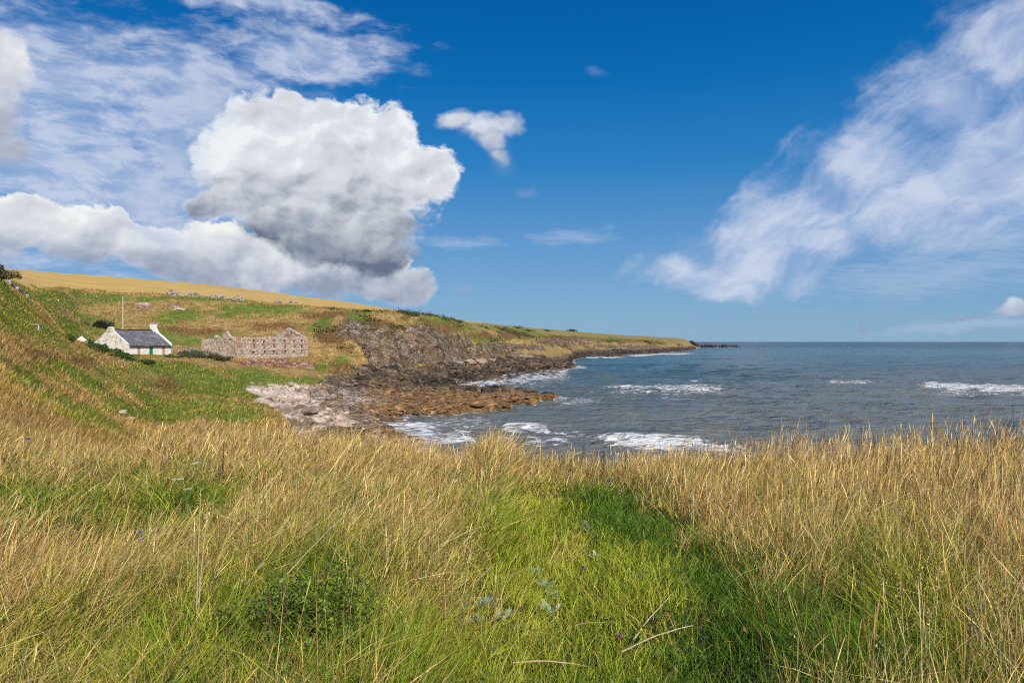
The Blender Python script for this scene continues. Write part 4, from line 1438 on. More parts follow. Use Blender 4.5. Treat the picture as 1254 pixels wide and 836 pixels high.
def bench():
    Y = 62.0
    X = onray(41, Y)
    z = gz(X, Y)
    o = thing('bench', 'weathered plank bench out on the grassy slope beyond the near bank', 'bench', (X, Y, z), R(12))
    bm = bmesh.new()
    for k in range(2):
        add_box(bm, (0, -0.12 + 0.22 * k, 0.47), (1.3, 0.19, 0.05))
    bm_obj('seat', bm, mat_plain('bleached_wood', (0.50, 0.45, 0.38), 0.8, 0.15), o)
    for s in (-0.6, 0.6):
        bm = bmesh.new()
        add_box(bm, (s * 0.8, 0, 0.22), (0.08, 0.34, 0.5))
        bm_obj('leg', bm, bpy.data.materials['bleached_wood'], o)


bench()


# ------------------------------------------------------------------ foliage
LEAF = mat_attr_leaf('foliage', 0.28, 0.5, 0.25)
HILLM = mat_attr_leaf('hill_grass', 0.42, 0.6, 0.2, 0.15)
GRASSM = mat_attr_leaf('grass_blades', 0.14, 0.7, 0.25, 0.08)
TWIG = mat_plain('twig', (0.10, 0.065, 0.04), 0.9, 0.2)


def leaves(C, size, col, r, aspect=0.5, up=0.4):
    """quads bent along the middle, centres C (N,3)"""
    N = len(C)
    d = r.normal(size=(N, 3))
    d[:, 2] += up
    d /= np.linalg.norm(d, axis=1)[:, None]
    q = r.normal(size=(N, 3))
    u = np.cross(d, q)
    u /= np.linalg.norm(u, axis=1)[:, None]
    s = size * r.uniform(0.6, 1.3, N)
    a = C - d * s[:, None] * 0.5
    b = C + d * s[:, None] * 0.5
    w = u * (s * aspect * 0.5)[:, None]
    V = np.stack([a, C + w, b, C - w], 1).reshape(-1, 3)
    F = (np.arange(N)[:, None] * 4 + np.arange(4)[None]).astype(int)
    return V, F, np.repeat(col, 4, axis=0)


def shrub(name, px, Y, size, label, cols, n, leaf, seed=1, group=None, cat='shrub', dz=0.0, clumps=14, stems=6, up=0.4, rz=0):
    r = np.random.default_rng(seed)
    X = onray(px, Y)
    z = gz(X, Y) + dz
    o = thing(name, label, cat, (X, Y, z), rz, group)
    sx, sy, sz = size
    cc = r.normal(size=(clumps, 3)) * 0.42
    cc[:, 2] = np.abs(cc[:, 2]) * 0.9
    cr = r.uniform(0.3, 0.55, clumps)
    k = r.integers(0, clumps, n)
    d = r.normal(size=(n, 3))
    d /= np.linalg.norm(d, axis=1)[:, None]
    rad = cr[k] * r.uniform(0.35, 1, n) ** 0.5
    P = cc[k] + d * rad[:, None]
    P[:, 2] = np.abs(P[:, 2])
    col = np.array(cols)[r.integers(0, len(cols), n)] * r.uniform(0.7, 1.3, n)[:, None]
    V, F, Cc = leaves(P * (sx, sy, sz), leaf, col, r, up=up)
    bare = raw_mesh('foliage', V, F, LEAF, dict(col=Cc))
    link('foliage', bare, o)
    bm = bmesh.new()
    for i in range(stems):
        c = cc[i % clumps] * (sx, sy, sz)
        add_tube(bm, [(c[0] * 0.15, c[1] * 0.15, -0.1 * sz), (c[0] * 0.5, c[1] * 0.5, c[2] * 0.6), tuple(c)], [0.03 * sz + 0.004, 0.02 * sz + 0.003, 0.008 * sz + 0.002], 5)
    bm_obj('stem', bm, TWIG, o)
    return o


DG = [(0.025, 0.050, 0.012), (0.040, 0.085, 0.018), (0.060, 0.12, 0.022)]
MG = [(0.05, 0.11, 0.02), (0.085, 0.17, 0.03), (0.12, 0.21, 0.04)]
GY_ = [(0.06, 0.085, 0.04), (0.10, 0.14, 0.06), (0.15, 0.17, 0.08)]
shrub('gorse_bush', 124, 160, (2.3, 2.0, 2.2), 'round dark bush alone on the tan slope above the cottage', [(0.018, 0.028, 0.012), (0.03, 0.045, 0.02), (0.045, 0.06, 0.03)], 2600, 0.34, 1)
shrub('gorse_bush', 86, 78, (0.8, 0.7, 0.7), 'small dark bush low on the slope, below the bramble bank', DG, 1200, 0.14, 2)
shrub('gorse_bush', -2, 74, (1.25, 1.3, 1.5), 'olive scrub bush on the skyline at the left edge', [(0.06, 0.06, 0.025), (0.10, 0.09, 0.035), (0.15, 0.12, 0.05)], 3800, 0.22, 3)
for i, (px, yy, s, lb) in enumerate([(112, 101, 1.5, 'leafy bramble at the upper end of the bank before the gable'), (124, 103, 1.5, 'tall leafy bramble covering the foot of the cottage gable'),
                                     (135, 106, 1.35, 'leafy bramble just under the middle of the cottage gable'), (147, 110, 1.15, 'low leafy bramble by the near corner of the cottage'),
                                     (160, 116, 0.7, 'lowest bramble of the bank, in front of the first boarded window')]):
    tp = (417, 419, 426, 432, 438)[i]
    hz = max(0.7, 10 - (tp - 418) * yy / 836 - gz(onray(px, yy), yy) + 0.2)
    shrub('bramble', px, yy, (1.45, 1.4, hz * 1.05), lb, DG + MG[:2], 3400, 0.24, 10 + i, 'brambles before the cottage', 'bramble', dz=-0.2)
for i, (px, yy, tp, lb) in enumerate([(119, 93, 429, 'dark bramble mound just below the leafy row by the gable'), (138, 95, 437, 'bramble mound lower on the bank, second below the gable'),
                                      (155, 97, 443, 'bramble mound on the bank under the cottage corner'), (172, 100, 447, 'low bramble mound under the green door'),
                                      (105, 90, 424, 'small bramble mound nearest the white outhouse')]):
    hz = max(0.6, 10 - (tp - 418) * yy / 836 - gz(onray(px, yy), yy) + 0.2)
    shrub('bramble', px, yy, (1.5, 1.3, min(hz, 1.4)), lb, DG + MG[:2], 2600, 0.2, 60 + i, 'brambles lower on the bank', 'bramble', dz=-0.2)
shrub('willow_bush', 243, 128, (2.7, 1.8, 1.5), 'spreading grey green bush between cottage and ruin', GY_, 3200, 0.26, 20)
shrub('willow_bush', 258, 127, (2.0, 1.5, 1.1), 'smaller olive bush at the near corner of the ruin', GY_ + DG, 2200, 0.24, 21)
shrub('willow_bush', 272, 124, (1.4, 1.2, 0.8), 'low brown green bush below the ruined near gable', [(0.07, 0.055, 0.03), (0.10, 0.10, 0.04)], 1300, 0.22, 22)
shrub('gorse_bush', 213, 127, (1.6, 1.2, 0.6), 'small green bush at the far end of the cottage front', DG, 1100, 0.2, 23)
for i, (px, yy, s, lb) in enumerate([(447, 192, 2.0, 'dark gorse at the head of the cliff gully'), (408, 196, 1.8, 'dark gorse beyond the ruin near the cliff head'), (505, 214, 1.8, 'dark gorse on the cliff brow against the sky'),
                                     (525, 216, 1.6, 'gorse clump just below the cliff skyline'), (548, 226, 1.8, 'green gorse on the cliff shoulder'), (560, 232, 1.5, 'green gorse where the cliff shoulder drops away'),
                                     (490, 205, 1.5, 'green gorse patch on the turf above the cliff face'), (702, 720, 4.5, 'dark gorse clump on the far skyline'), (668, 560, 2.6, 'gorse on the far grassy brow'),
                                     (632, 420, 2.4, 'gorse on the slope below the brown field'), (646, 430, 2.6, 'broad gorse low on the far slope')]):
    shrub('gorse_bush', px, yy, (1.6 * s, 1.2 * s, 0.62 * s), lb, DG if i % 2 else DG + [(0.05, 0.08, 0.02)], 900, 0.17 * s, 40 + i, 'gorse along the clifftop', dz=-0.2)


def scrub():
    r = np.random.default_rng(31)
    n = 5200
    px = r.uniform(385, 835, n)
    Y = np.exp(r.uniform(math.log(160), math.log(850), n))
    X = onray(px, Y)
    Z = ground(X, Y)
    mk = masks(X, Y, Z)
    nz = fbm(X / 16, Y / 16, 901, 3)
    k = (Z > 4) & (mk['field'] < 0.2) & (nz > 0.16) & (mk['rock'] < 0.7) & (Y < np.interp(px, [385, 450, 500, 555, 620, 700, 840], [196, 200, 207, 240, 360, 520, 850]))
    X, Y, Z = X[k][:640], Y[k][:640], Z[k][:640]
    Cs, cs, S = [], [], []
    for x, y, z in zip(X, Y, Z):
        s = r.uniform(0.5, 1.3) * (0.6 + y / 330)
        m = 46
        d = r.normal(size=(m, 3)) * (0.75, 0.75, 0.4) * s
        d[:, 2] = np.abs(d[:, 2])
        Cs.append(d + (x, y, z - 0.1))
        pal = np.array([(0.03, 0.05, 0.018), (0.05, 0.085, 0.025), (0.075, 0.075, 0.03), (0.10, 0.065, 0.035)][r.integers(4)])
        cs.append(np.tile(pal * r.uniform(0.8, 1.3), (m, 1)) * r.uniform(0.7, 1.3, (m, 1)))
        S.append(np.full(m, 0.34 * s))
    V, F, C = leaves(np.concatenate(Cs), np.concatenate(S), np.concatenate(cs), r, aspect=0.7)
    tag(link('clifftop_scrub', raw_mesh('clifftop_scrub', V, F, LEAF, dict(col=C))), 'low dark heather and gorse scrub mottling the sea slopes', None, None, 'stuff')


scrub()

# ------------------------------------------------------------------ blades
def blades(X, Y, Z, h, w, az, lean, curve, col, r, prof=None, srow=None, tipc=1.0):
    """vectorised grass: ribbons of len(srow) rows"""
    N = len(X)
    srow = np.array([0, 0.34, 0.68, 1.0] if srow is None else srow)
    prof = np.array([1.0, 0.9, 0.6, 0.0] if prof is None else prof)
    K = len(srow)
    dx, dy = np.cos(az), np.sin(az)
    fa = r.uniform(0, np.pi, N)
    # ribbons mostly face the open side
    wx, wy = np.cos(fa), np.sin(fa)
    V = np.zeros((N, K, 2, 3), np.float32)
    for i, s in enumerate(srow):
        off = h * (lean * s + curve * s ** 2.2)
        zz = h * (s * np.sqrt(np.clip(1 - np.minimum(lean, 0.95) ** 2, 0.05, 1)) - 0.35 * curve * s ** 3)
        cx, cy, cz = X + dx * off, Y + dy * off, Z + zz
        ww = w * prof[i] * 0.5
        V[:, i, 0] = np.stack([cx - wx * ww, cy - wy * ww, cz], -1)
        V[:, i, 1] = np.stack([cx + wx * ww, cy + wy * ww, cz], -1)
    base = (np.arange(N) * K * 2)[:, None]
    Fs = []
    for i in range(K - 1):
        Fs.append(base + np.array([2 * i, 2 * i + 1, 2 * i + 3, 2 * i + 2])[None])
    F = np.stack(Fs, 1).reshape(-1, 4)
    sh = np.array([0.55 + 0.45 * s for s in srow]) * 0 + 1.0
    C = (col[:, None, None, :] * np.ones((1, K, 2, 1)))
    if tipc != 1.0:
        C[:, -2:] *= tipc
    return V.reshape(-1, 3), F, C.reshape(-1, 3)


def merge(parts):
    Vs, Fs, Cs, o = [], [], [], 0
    for V, F, C in parts:
        Vs.append(V); Fs.append(F + o); Cs.append(C)
        o += len(V)
    return np.concatenate(Vs), np.concatenate(Fs), np.concatenate(Cs)


TAN = np.array([(0.64, 0.435, 0.125), (0.73, 0.54, 0.20), (0.49, 0.305, 0.085), (0.74, 0.58, 0.28), (0.34, 0.20, 0.06), (0.60, 0.44, 0.155)])
BROWN = np.array([(0.20, 0.115, 0.05), (0.26, 0.16, 0.075), (0.13, 0.075, 0.035)])
GRN = np.array([(0.115, 0.20, 0.018), (0.075, 0.150, 0.016), (0.17, 0.26, 0.022), (0.045, 0.10, 0.016)])
YGR = np.array([(0.34, 0.37, 0.030), (0.25, 0.33, 0.026), (0.43, 0.39, 0.065)])


def zone(X, Y):
    """foreground: tan amount 0..1, tallness 0..1, yellowness"""
    Z = ground(X, Y)
    px, py = img(X, Y, Z)
    n = fbm(X / 1.1, Y / 1.1, 501, 4)
    nb = fbm(X / 3.2, Y / 3.2, 511, 3)
    ns = fbm(X / 0.45, Y / 0.45, 521, 3)
    # the trodden green strip
    cx = np.interp(py, [560, 600, 680, 760, 840, 1000], [640, 665, 725, 745, 745, 745])
    hw = np.interp(py, [560, 590, 640, 700, 760, 840, 1000], [60, 95, 130, 168, 205, 235, 255])
    g = 1 - sstep(np.abs(px - cx + 70 * n + 30 * ns), hw * 0.5, hw * 1.4)
    g = g * sstep(py + 18 * nb + 16 * n, 588, 625)
    tan = np.interp(px, [0, 560, 800, 1254], [0.64, 0.74, 0.74, 0.74]) - 0.66 * g + 0.25 * (1 - sstep(py, 575, 625))
    # green showing through on the left
    for e, k in [((70, 640, 200, 44), 0.5), ((230, 650, 110, 50), 0.25), ((380, 740, 80, 70), 0.4), ((470, 860, 160, 60), 0.5), ((150, 870, 260, 90), 0.42), ((300, 800, 120, 60), 0.2), ((80, 760, 120, 50), -0.15), ((490, 690, 90, 60), -0.25),
                 ((420, 620, 60, 30), 0.3), ((1060, 790, 150, 90), 0.6), ((1210, 850, 140, 90), 0.45), ((960, 640, 60, 30), 0.3), ((1120, 700, 60, 30), 0.2)]:
        tan = tan - k * E(px, py, *e)
    tan = tan + 0.35 * sstep(fbm(X / 0.6, Y / 0.5, 541, 3), 0.25, 0.5) * g
    tan = np.clip(tan + 0.6 * n + 0.35 * nb + 0.25 * ns, 0.03, 0.95)
    tall = np.clip(1 - 0.92 * g, 0.05, 1)
    yel = np.clip(0.50 + 0.6 * nb + 0.35 * ns + 0.6 * E(px, py, 700, 740, 190, 140) + 0.4 * E(px, py, 520, 830, 160, 70) - 0.5 * E(px, py, 930, 800, 130, 90) - 0.6 * E(px, py, 780, 640, 90, 40) - 0.75 * np.exp(-((px - np.interp(py, [590, 650, 760, 850], [690, 790, 915, 990])) / 42) ** 2), 0, 1)
    return Z, px, py, tan, tall, yel, n, nb


def pickc(pal, r, n, var=0.22):
    c = pal[r.integers(0, len(pal), n)]
    return c * np.clip(r.lognormal(-0.5 * (var * 1.5) ** 2, var * 1.5, (n, 1)), 0.3, 1.45) * r.uniform(0.94, 1.06, (n, 3))


def foreground_grass():
    r = np.random.default_rng(77)
    N = 460000
    # density falls with distance
    q = r.uniform(0, 1, N)
    e = 0.95
    a, b = 1.6 ** e, 15.0 ** e
    Y = (a + (b - a) * q) ** (1 / e) - 0.2
    T = r.uniform(-0.98, 0.98, N)
    X = T * (Y + 1.2)
    # bare gaps between tussocks
    gap = fbm(X / 0.28, Y / 0.28, 605, 2) + 0.5 * fbm(X / 0.9, Y / 0.9, 607, 2)
    kq = r.uniform(0, 1, N) < np.clip(1.1 + 1.4 * gap, 0.22, 1)
    X, Y = X[kq], Y[kq]
    N = len(X)
    # gather into tussocks
    cxn = fbm(X / 0.35, Y / 0.35, 601, 2)
    cyn = fbm(X / 0.35 + 9, Y / 0.35 + 4, 602, 2)
    X = X + 0.10 * cxn
    Y = Y + 0.10 * cyn
    Z, px, py, tan, tall, yel, n, nb = zone(X, Y)
    dist = np.hypot(X, Y)
    wk = np.clip(dist / 4.8, 0.8, 2.2)           # far blades a little broader
    bush = np.exp(-((X + 1.08) / 0.50) ** 2 - ((Y - 3.55) / 0.65) ** 2)
    tall = tall * (1 - 0.62 * bush)
    u = r.uniform(0, 1, N)
    is_tan = u < tan
    tus = np.clip(0.85 + 0.9 * fbm(X / 0.7, Y / 0.7, 641, 3) + 0.3 * nb, 0.35, 1.5)      # tussock height
    parts = []
    # green leaf blades
    k = ~is_tan
    m = k.sum()
    tl = tall[k]
    h = (0.08 + 0.27 * tl * tus[k]) * r.uniform(0.5, 1.6, m) + 0.05
    col = np.where((r.uniform(0, 1, m) < yel[k])[:, None], pickc(YGR, r, m), pickc(GRN, r, m))
    wind = 0.35 + 0.9 * fbm(X[k] / 0.8, Y[k] / 0.8, 611, 2)
    az = wind + r.normal(0, 1.7, m)
    V = blades(X[k], Y[k], Z[k], h, 0.0052 * wk[k] * r.uniform(0.6, 1.4, m), az, r.uniform(0.05, 0.55, m), r.uniform(0.1, 0.75, m), col, r)
    parts.append(V)
    # dry leaves and matted straw
    kstraw = is_tan & (r.uniform(0, 1, N) < 0.76)
    kk = kstraw
    m = kk.sum()
    h = (0.10 + 0.36 * tall[kk] * tus[kk]) * r.uniform(0.4, 1.4, m)
    side = np.where(px[kk] < 760, 1.0, 0.55)
    az = 0.25 + 0.8 * fbm(X[kk] / 0.9, Y[kk] / 0.9, 621, 2) + r.normal(0, 1.5, m)
    lean = np.clip(r.normal(0.42, 0.28, m) * side + 0.1, 0.02, 0.95)
    pal = np.where((r.uniform(0, 1, m) < 0.22)[:, None], pickc(BROWN, r, m), pickc(TAN, r, m))
    parts.append(blades(X[kk], Y[kk], Z[kk], h, 0.0036 * wk[kk] * r.uniform(0.5, 1.4, m), az, lean, r.uniform(0.0, 0.6, m), pal, r))
    me = raw_mesh('grass', *merge(parts), mat=None) if False else None
    V, F, C = merge(parts)
    me = raw_mesh('meadow_grass', V, F, GRASSM, dict(col=C))
    tag(link('meadow_grass', me), 'green and straw coloured meadow grass across the foreground', None, None, 'stuff')
    # tangled straw lying at all angles
    kk = (r.uniform(0, 1, N) < 0.13) & (tan > 0.25)
    m = kk.sum()
    parts = [blades(X[kk], Y[kk], Z[kk] + r.uniform(0.05, 0.34, m) * tall[kk] * tus[kk], r.uniform(0.12, 0.45, m), 0.0036 * wk[kk] * r.uniform(0.6, 1.4, m), r.uniform(-3.14, 3.14, m) * 0.55 + 0.2,
                    np.clip(r.normal(0.80, 0.18, m), 0.2, 0.95), r.uniform(-0.3, 0.4, m), pickc(TAN * 1.12, r, m, 0.25), r)]
    V2, F2, C2 = merge(parts)
    tag(link('tangled_straw', raw_mesh('tangled_straw', V2, F2, GRASSM, dict(col=C2))), 'pale broken straw tangled through the meadow', None, None, 'stuff')
    # flowering stalks with feathery heads
    kk = is_tan & ~kstraw & (tall > 0.45)
    idx = np.nonzero(kk)[0]
    idx = idx[r.uniform(0, 1, len(idx)) < 0.9]
    m = len(idx)
    hx = np.interp(px[idx], [0, 300, 560, 640, 880, 1000, 1254], [0.50, 0.48, 0.48, 0.46, 0.52, 0.62, 0.66])
    h = hx * np.where((px[idx] > 860) & (r.uniform(0, 1, m) < 0.08), r.uniform(1.3, 1.6, m), r.uniform(0.5, 1.4, m)) ** 1.2 * (0.75 + 0.25 * tall[idx]) * (0.6 + 0.4 * tus[idx])
    az = 0.2 + 0.8 * fbm(X[idx] / 1.2, Y[idx] / 1.2, 631, 2) + r.normal(0, 1.1, m)
    ln = np.where(px[idx] < 620, 0.42, 0.20)
    lean = np.clip(r.normal(ln, 0.24, m), 0.0, 0.92)
    col = pickc(TAN, r, m, 0.25)
    red = r.uniform(0, 1, m) < 0.18
    col[red] = pickc(np.array([(0.40, 0.22, 0.09), (0.46, 0.28, 0.12)]), r, red.sum())
    st = blades(X[idx], Y[idx], Z[idx], h, 0.0026 * wk[idx] * r.uniform(0.6, 1.3, m), az, lean, np.where(r.uniform(0, 1, m) < 0.2, r.uniform(0.3, 1.1, m), r.uniform(0, 0.2, m)), col, r,
                prof=[0.8, 0.7, 0.55, 1.7, 1.4, 0.0], srow=[0, 0.4, 0.80, 0.86, 0.94, 1.0], tipc=0.95)
    me = raw_mesh('seeding_grass', st[0], st[1], GRASSM, dict(col=st[2]))
    tag(link('seeding_grass', me), 'tall dry seed stalks leaning in the wind above the meadow', None, None, 'stuff')


foreground_grass()


def meadow_extras():
    r = np.random.default_rng(55)
    # low broad leaved herbs between the grasses
    N = 42000
    Y = 2.0 + r.uniform(0, 1, N) ** 0.9 * 9
    X = r.uniform(-0.95, 0.95, N) * (Y + 1)
    Z, px, py, tan, tall, yel, n, nb = zone(X, Y)
    pt = fbm(X / 0.5, Y / 0.5, 801, 3)
    k = (pt > 0.10) & (r.uniform(0, 1, N) < 1.0 - 0.5 * tan)
    X, Y, Z, tall, pt = X[k], Y[k], Z[k], tall[k], pt[k]
    P = np.stack([X, Y, Z + r.uniform(0.03, 0.20, len(X)) * (0.6 + 0.9 * tall)], -1)
    hue = fbm(X / 0.35, Y / 0.35, 803, 2)[:, None]
    col = np.where(hue > 0, [(0.12, 0.20, 0.045)], [(0.06, 0.13, 0.03)]) * r.uniform(0.7, 1.4, (len(X), 1))
    br = r.uniform(0, 1, len(X)) < 0.06
    col[br] = (0.22, 0.10, 0.05)
    V, F, C = leaves(P, 0.034, col, r, aspect=0.5, up=1.2)
    tag(link('ground_herbs', raw_mesh('ground_herbs', V, F, LEAF, dict(col=C))), 'low broad leaved herbs growing between the grasses', None, None, 'stuff')
    # scattered coarse blades, arching over
    N = 9000
    Y = 2.2 + r.uniform(0, 1, N) ** 0.85 * 10
    X = r.uniform(-0.95, 0.95, N) * (Y + 1)
    Z, px, py, tan, tall, yel, n, nb = zone(X, Y)
    cl = fbm(X / 0.6, Y / 0.6, 811, 3)
    k = cl > 0.08
    X, Y, Z, tall, tan = X[k], Y[k], Z[k], tall[k], tan[k]
    m = len(X)
    dead = r.uniform(0, 1, m) < 0.25 + 0.35 * tan
    col = np.where(dead[:, None], pickc(TAN * 0.95, r, m), pickc(np.concatenate([GRN, YGR]), r, m))
    st = blades(X, Y, Z, (0.09 + 0.36 * tall) * r.uniform(0.7, 1.4, m), r.uniform(0.007, 0.012, m), r.uniform(-3.14, 3.14, m), r.uniform(0.1, 0.5, m), r.uniform(0.6, 1.5, m), col, r,
                prof=[0.7, 1.0, 0.95, 0.7, 0.0], srow=[0, 0.3, 0.55, 0.8, 1.0])
    # rusty seed stalks
    N = 900
    Y = 2.6 + r.uniform(0, 1, N) * 9
    X = r.uniform(-0.95, 0.95, N) * (Y + 1)
    Z, px, py, tan, tall, yel, n, nb = zone(X, Y)
    k = (tall > 0.35) & (fbm(X / 1.4, Y / 1.4, 813, 2) > 0.05)
    X, Y, Z = X[k], Y[k], Z[k]
    m = len(X)
    hh = r.uniform(0.28, 0.58, m)
    s2 = blades(X, Y, Z, hh, np.full(m, 0.004), r.uniform(-3, 3, m), r.uniform(0, 0.25, m), np.zeros(m), np.tile((0.20, 0.10, 0.05), (m, 1)) * r.uniform(0.6, 1.4, (m, 1)), r)
    q = 22
    f = r.uniform(0.5, 1.0, (m, q))
    C = np.stack([X[:, None] + r.normal(0, 0.012, (m, q)), Y[:, None] + r.normal(0, 0.012, (m, q)), Z[:, None] + hh[:, None] * f], -1).reshape(-1, 3)
    V, F, Cc = leaves(C, 0.014, np.tile((0.19, 0.085, 0.045), (m * q, 1)) * r.uniform(0.6, 1.5, (m * q, 1)), r, aspect=0.7, up=0.6)
    V, F, Cc = merge([st, s2, (V, F, Cc)])
    tag(link('coarse_grass', raw_mesh('coarse_grass', V, F, GRASSM, dict(col=Cc))), 'coarse arching blades and rusty sorrel stalks mixed through the meadow', None, None, 'stuff')
    # feathery seed heads
    N = 5200
    Y = 2.3 + r.uniform(0, 1, N) ** 0.8 * 11
    X = r.uniform(-0.95, 0.95, N) * (Y + 1)
    Z, px, py, tan, tall, yel, n, nb = zone(X, Y)
    k = (tall > 0.5) & (tan > 0.45) & (np.exp(-((X + 1.08) / 0.50) ** 2 - ((Y - 3.55) / 0.65) ** 2) < 0.3)
    X, Y, Z, px = X[k], Y[k], Z[k], px[k]
    m = len(X)
    h = np.interp(px, [0, 600, 900, 1254], [0.46, 0.48, 0.55, 0.66]) * r.uniform(0.7, 1.15, m)
    az = r.normal(0.2, 0.9, m)
    ln = np.clip(r.normal(np.where(px < 620, 0.35, 0.18), 0.15, m), 0, 0.8)
    dx, dy = np.cos(az), np.sin(az)
    up = np.sqrt(1 - ln ** 2)
    st = blades(X, Y, Z, h, np.full(m, 0.0024), az, ln, np.zeros(m), pickc(TAN, r, m), r, prof=[1, 0.9, 0.8, 0.5])
    q = 16
    f = r.uniform(0.76, 1.04, (m, q))
    sp = (1.06 - f) * 0.10 + 0.004
    C = np.stack([X[:, None] + dx[:, None] * h[:, None] * ln[:, None] * f + r.normal(0, 1, (m, q)) * sp,
                  Y[:, None] + dy[:, None] * h[:, None] * ln[:, None] * f + r.normal(0, 1, (m, q)) * sp,
                  Z[:, None] + h[:, None] * up[:, None] * f + r.normal(0, 0.004, (m, q))], -1).reshape(-1, 3)
    tone = np.where(r.uniform(0, 1, m)[:, None] < 0.3, [(0.40, 0.24, 0.14)], [(0.66, 0.54, 0.33)]) * r.uniform(0.8, 1.2, (m, 1))
    V, F, Cc = leaves(C, 0.013, np.repeat(tone, q, 0), r, aspect=0.3, up=1.6)
    V, F, Cc = merge([st, (V, F, Cc)])
    tag(link('feathery_grass', raw_mesh('feathery_grass', V, F, GRASSM, dict(col=Cc))), 'open feathery seed heads above the straw grass', None, None, 'stuff')


meadow_extras()


def hillside_grass():
    r = np.random.default_rng(99)
    N = 420000
    # 14..60 m near bank, then to 230 m
    q = r.uniform(0, 1, N)
    Y = np.exp(np.log(13.0) + q * (np.log(235.0) - np.log(13.0)))
    T = r.uniform(-0.90, 0.15, N)
    X = T * (Y + 2)
    Z = ground(X, Y)
    mk = masks(X, Y, Z)
    px, py = mk['px'], mk['py']
    keep = (mk['field'] < 0.4) & (mk['rock'] < 0.5 + 0.5 * r.uniform(0, 1, N) ** 3) & (mk['beach'] < 0.5) & (Z > 1.8)
    # keep clear of the buildings
    for (ox, oy, phi, L, W) in ((-76.1, 135, R(72), 11.4, 9.05), (-56.4, 140, R(62), 19.8, 11.0)):
        lx = (X - ox) * math.cos(phi) + (Y - oy) * math.sin(phi)
        ly = -(X - ox) * math.sin(phi) + (Y - oy) * math.cos(phi)
        keep &= ~((lx > -0.3) & (lx < L + 0.3) & (ly > -0.5) & (ly < W + 0.3))
    keep &= ~((Y < 60) & (px > 560))
    X, Y, Z, px, py = X[keep], Y[keep], Z[keep], px[keep], py[keep]
    g, ru = mk['green'][keep], mk['rus'][keep]
    N = len(X)
    nn = fbm(X / 2.2, Y / 2.2, 701, 3)
    u = r.uniform(0, 1, N)
    gg = np.where(Y < 26, np.clip(g * 0.35, 0, 1), g)
    green = u < np.clip(gg * 0.8 + 0.14 + 0.5 * nn, 0.05, 0.9)
    col = np.where(green[:, None], pickc(np.concatenate([GRN * 1.1, YGR * 0.85]) * 1.05, r, N, 0.22), pickc(TAN * 0.74, r, N, 0.2))
    clump = 1.15 + 0.45 * fbm(X / 1.8, Y / 1.8, 731, 3) + 0.35 * fbm(X / 7, Y / 7, 733, 3)
    warm = 0.5 + 0.5 * fbm(X / 4, Y / 4, 735, 3)
    col = col * clump[:, None] * (1 + np.stack([0.28 * warm, 0.08 * warm, 0 * warm], -1))
    rs = (r.uniform(0, 1, N) < ru * 0.7 + 0.08)
    col[rs] = pickc(BROWN * 1.2, r, rs.sum())
    h = np.interp(Y, [13, 22, 60, 230], [0.40, 0.30, 0.33, 0.60]) * r.uniform(0.5, 1.4, N) * np.where(green, 0.75, 1.0)
    w = np.interp(Y, [13, 60, 230], [0.012, 0.05, 0.19]) * r.uniform(0.5, 1.3, N)
    near = (Y > 118) & (Y < 165) & (px > 150) & (px < 385)
    h = np.where(near, h * 0.5, h)
    az = 0.3 + r.normal(0, 0.9, N)
    V, F, C = blades(X, Y, Z - 0.03, h, w, az, np.clip(r.normal(0.3, 0.2, N), 0, 0.85), r.uniform(0, 0.5, N), col, r, prof=[1, 0.8, 0], srow=[0, 0.5, 1])
    me = raw_mesh('hillside_grass', V, F, HILLM, dict(col=C))
    tag(link('hillside_grass', me), 'rough tussocky grass covering the banks and clifftop', None, None, 'stuff')


hillside_grass()


# ------------------------------------------------------------------ foreground plants and sticks
def at(px, py):
    """ground point seen at a picture position (flat search along the bearing)"""
    t = (px - 627) / 836
    Ys = np.linspace(2.0, 14, 600)
    Z = ground(t * Ys, Ys)
    yy = 418 - 836 * (Z - 10) / Ys
    k = int(np.argmin(np.abs(yy - py)))
    return t * Ys[k], float(Ys[k]), float(Z[k])


def green_bush():
    x, y, z = at(384, 815)
    r = np.random.default_rng(5)
    o = thing('meadow_shrub', 'bushy dark green leafy shrub growing among the straw grass', 'shrub', (x, y, z))
    stems = 60
    Vs, bm = [], bmesh.new()
    cents, cols = [], []
    for i in range(stems):
        a = r.uniform(0, 6.28)
        rad = 0.36 * math.sqrt(r.uniform(0, 1))
        bx, by = rad * math.cos(a), 0.75 * rad * math.sin(a)
        hh = r.uniform(0.24, 0.60) * (1 - 0.45 * (rad / 0.36) ** 2)
        ex, ey = bx * 1.35 + r.normal(0, 0.03), by * 1.3 + r.normal(0, 0.03)
        add_tube(bm, [(bx * 0.6, by * 0.6, -0.03), ((bx + ex) / 2, (by + ey) / 2, hh * 0.6), (ex, ey, hh)], [0.004, 0.003, 0.0015], 5)
        m = 200
        f = r.uniform(0.25, 1.0, m)
        px_ = bx * 0.6 + (ex - bx * 0.6) * f + r.normal(0, 0.030, m)
        py_ = by * 0.6 + (ey - by * 0.6) * f + r.normal(0, 0.030, m)
        pz_ = hh * f + r.normal(0, 0.02, m)
        cents.append(np.stack([px_, py_, np.abs(pz_)], -1))
        cols.append(np.array(MG + MG + DG)[r.integers(0, 9, m)] * r.uniform(0.6, 1.4, (m, 1)) * np.array([1.75, 1.35, 0.9]))
    V, F, C = leaves(np.concatenate(cents), 0.025, np.concatenate(cols), r, aspect=0.45, up=0.5)
    link('foliage', raw_mesh('foliage', V, F, LEAF, dict(col=C)), o)
    bm_obj('stem', bm, TWIG, o)


green_bush()


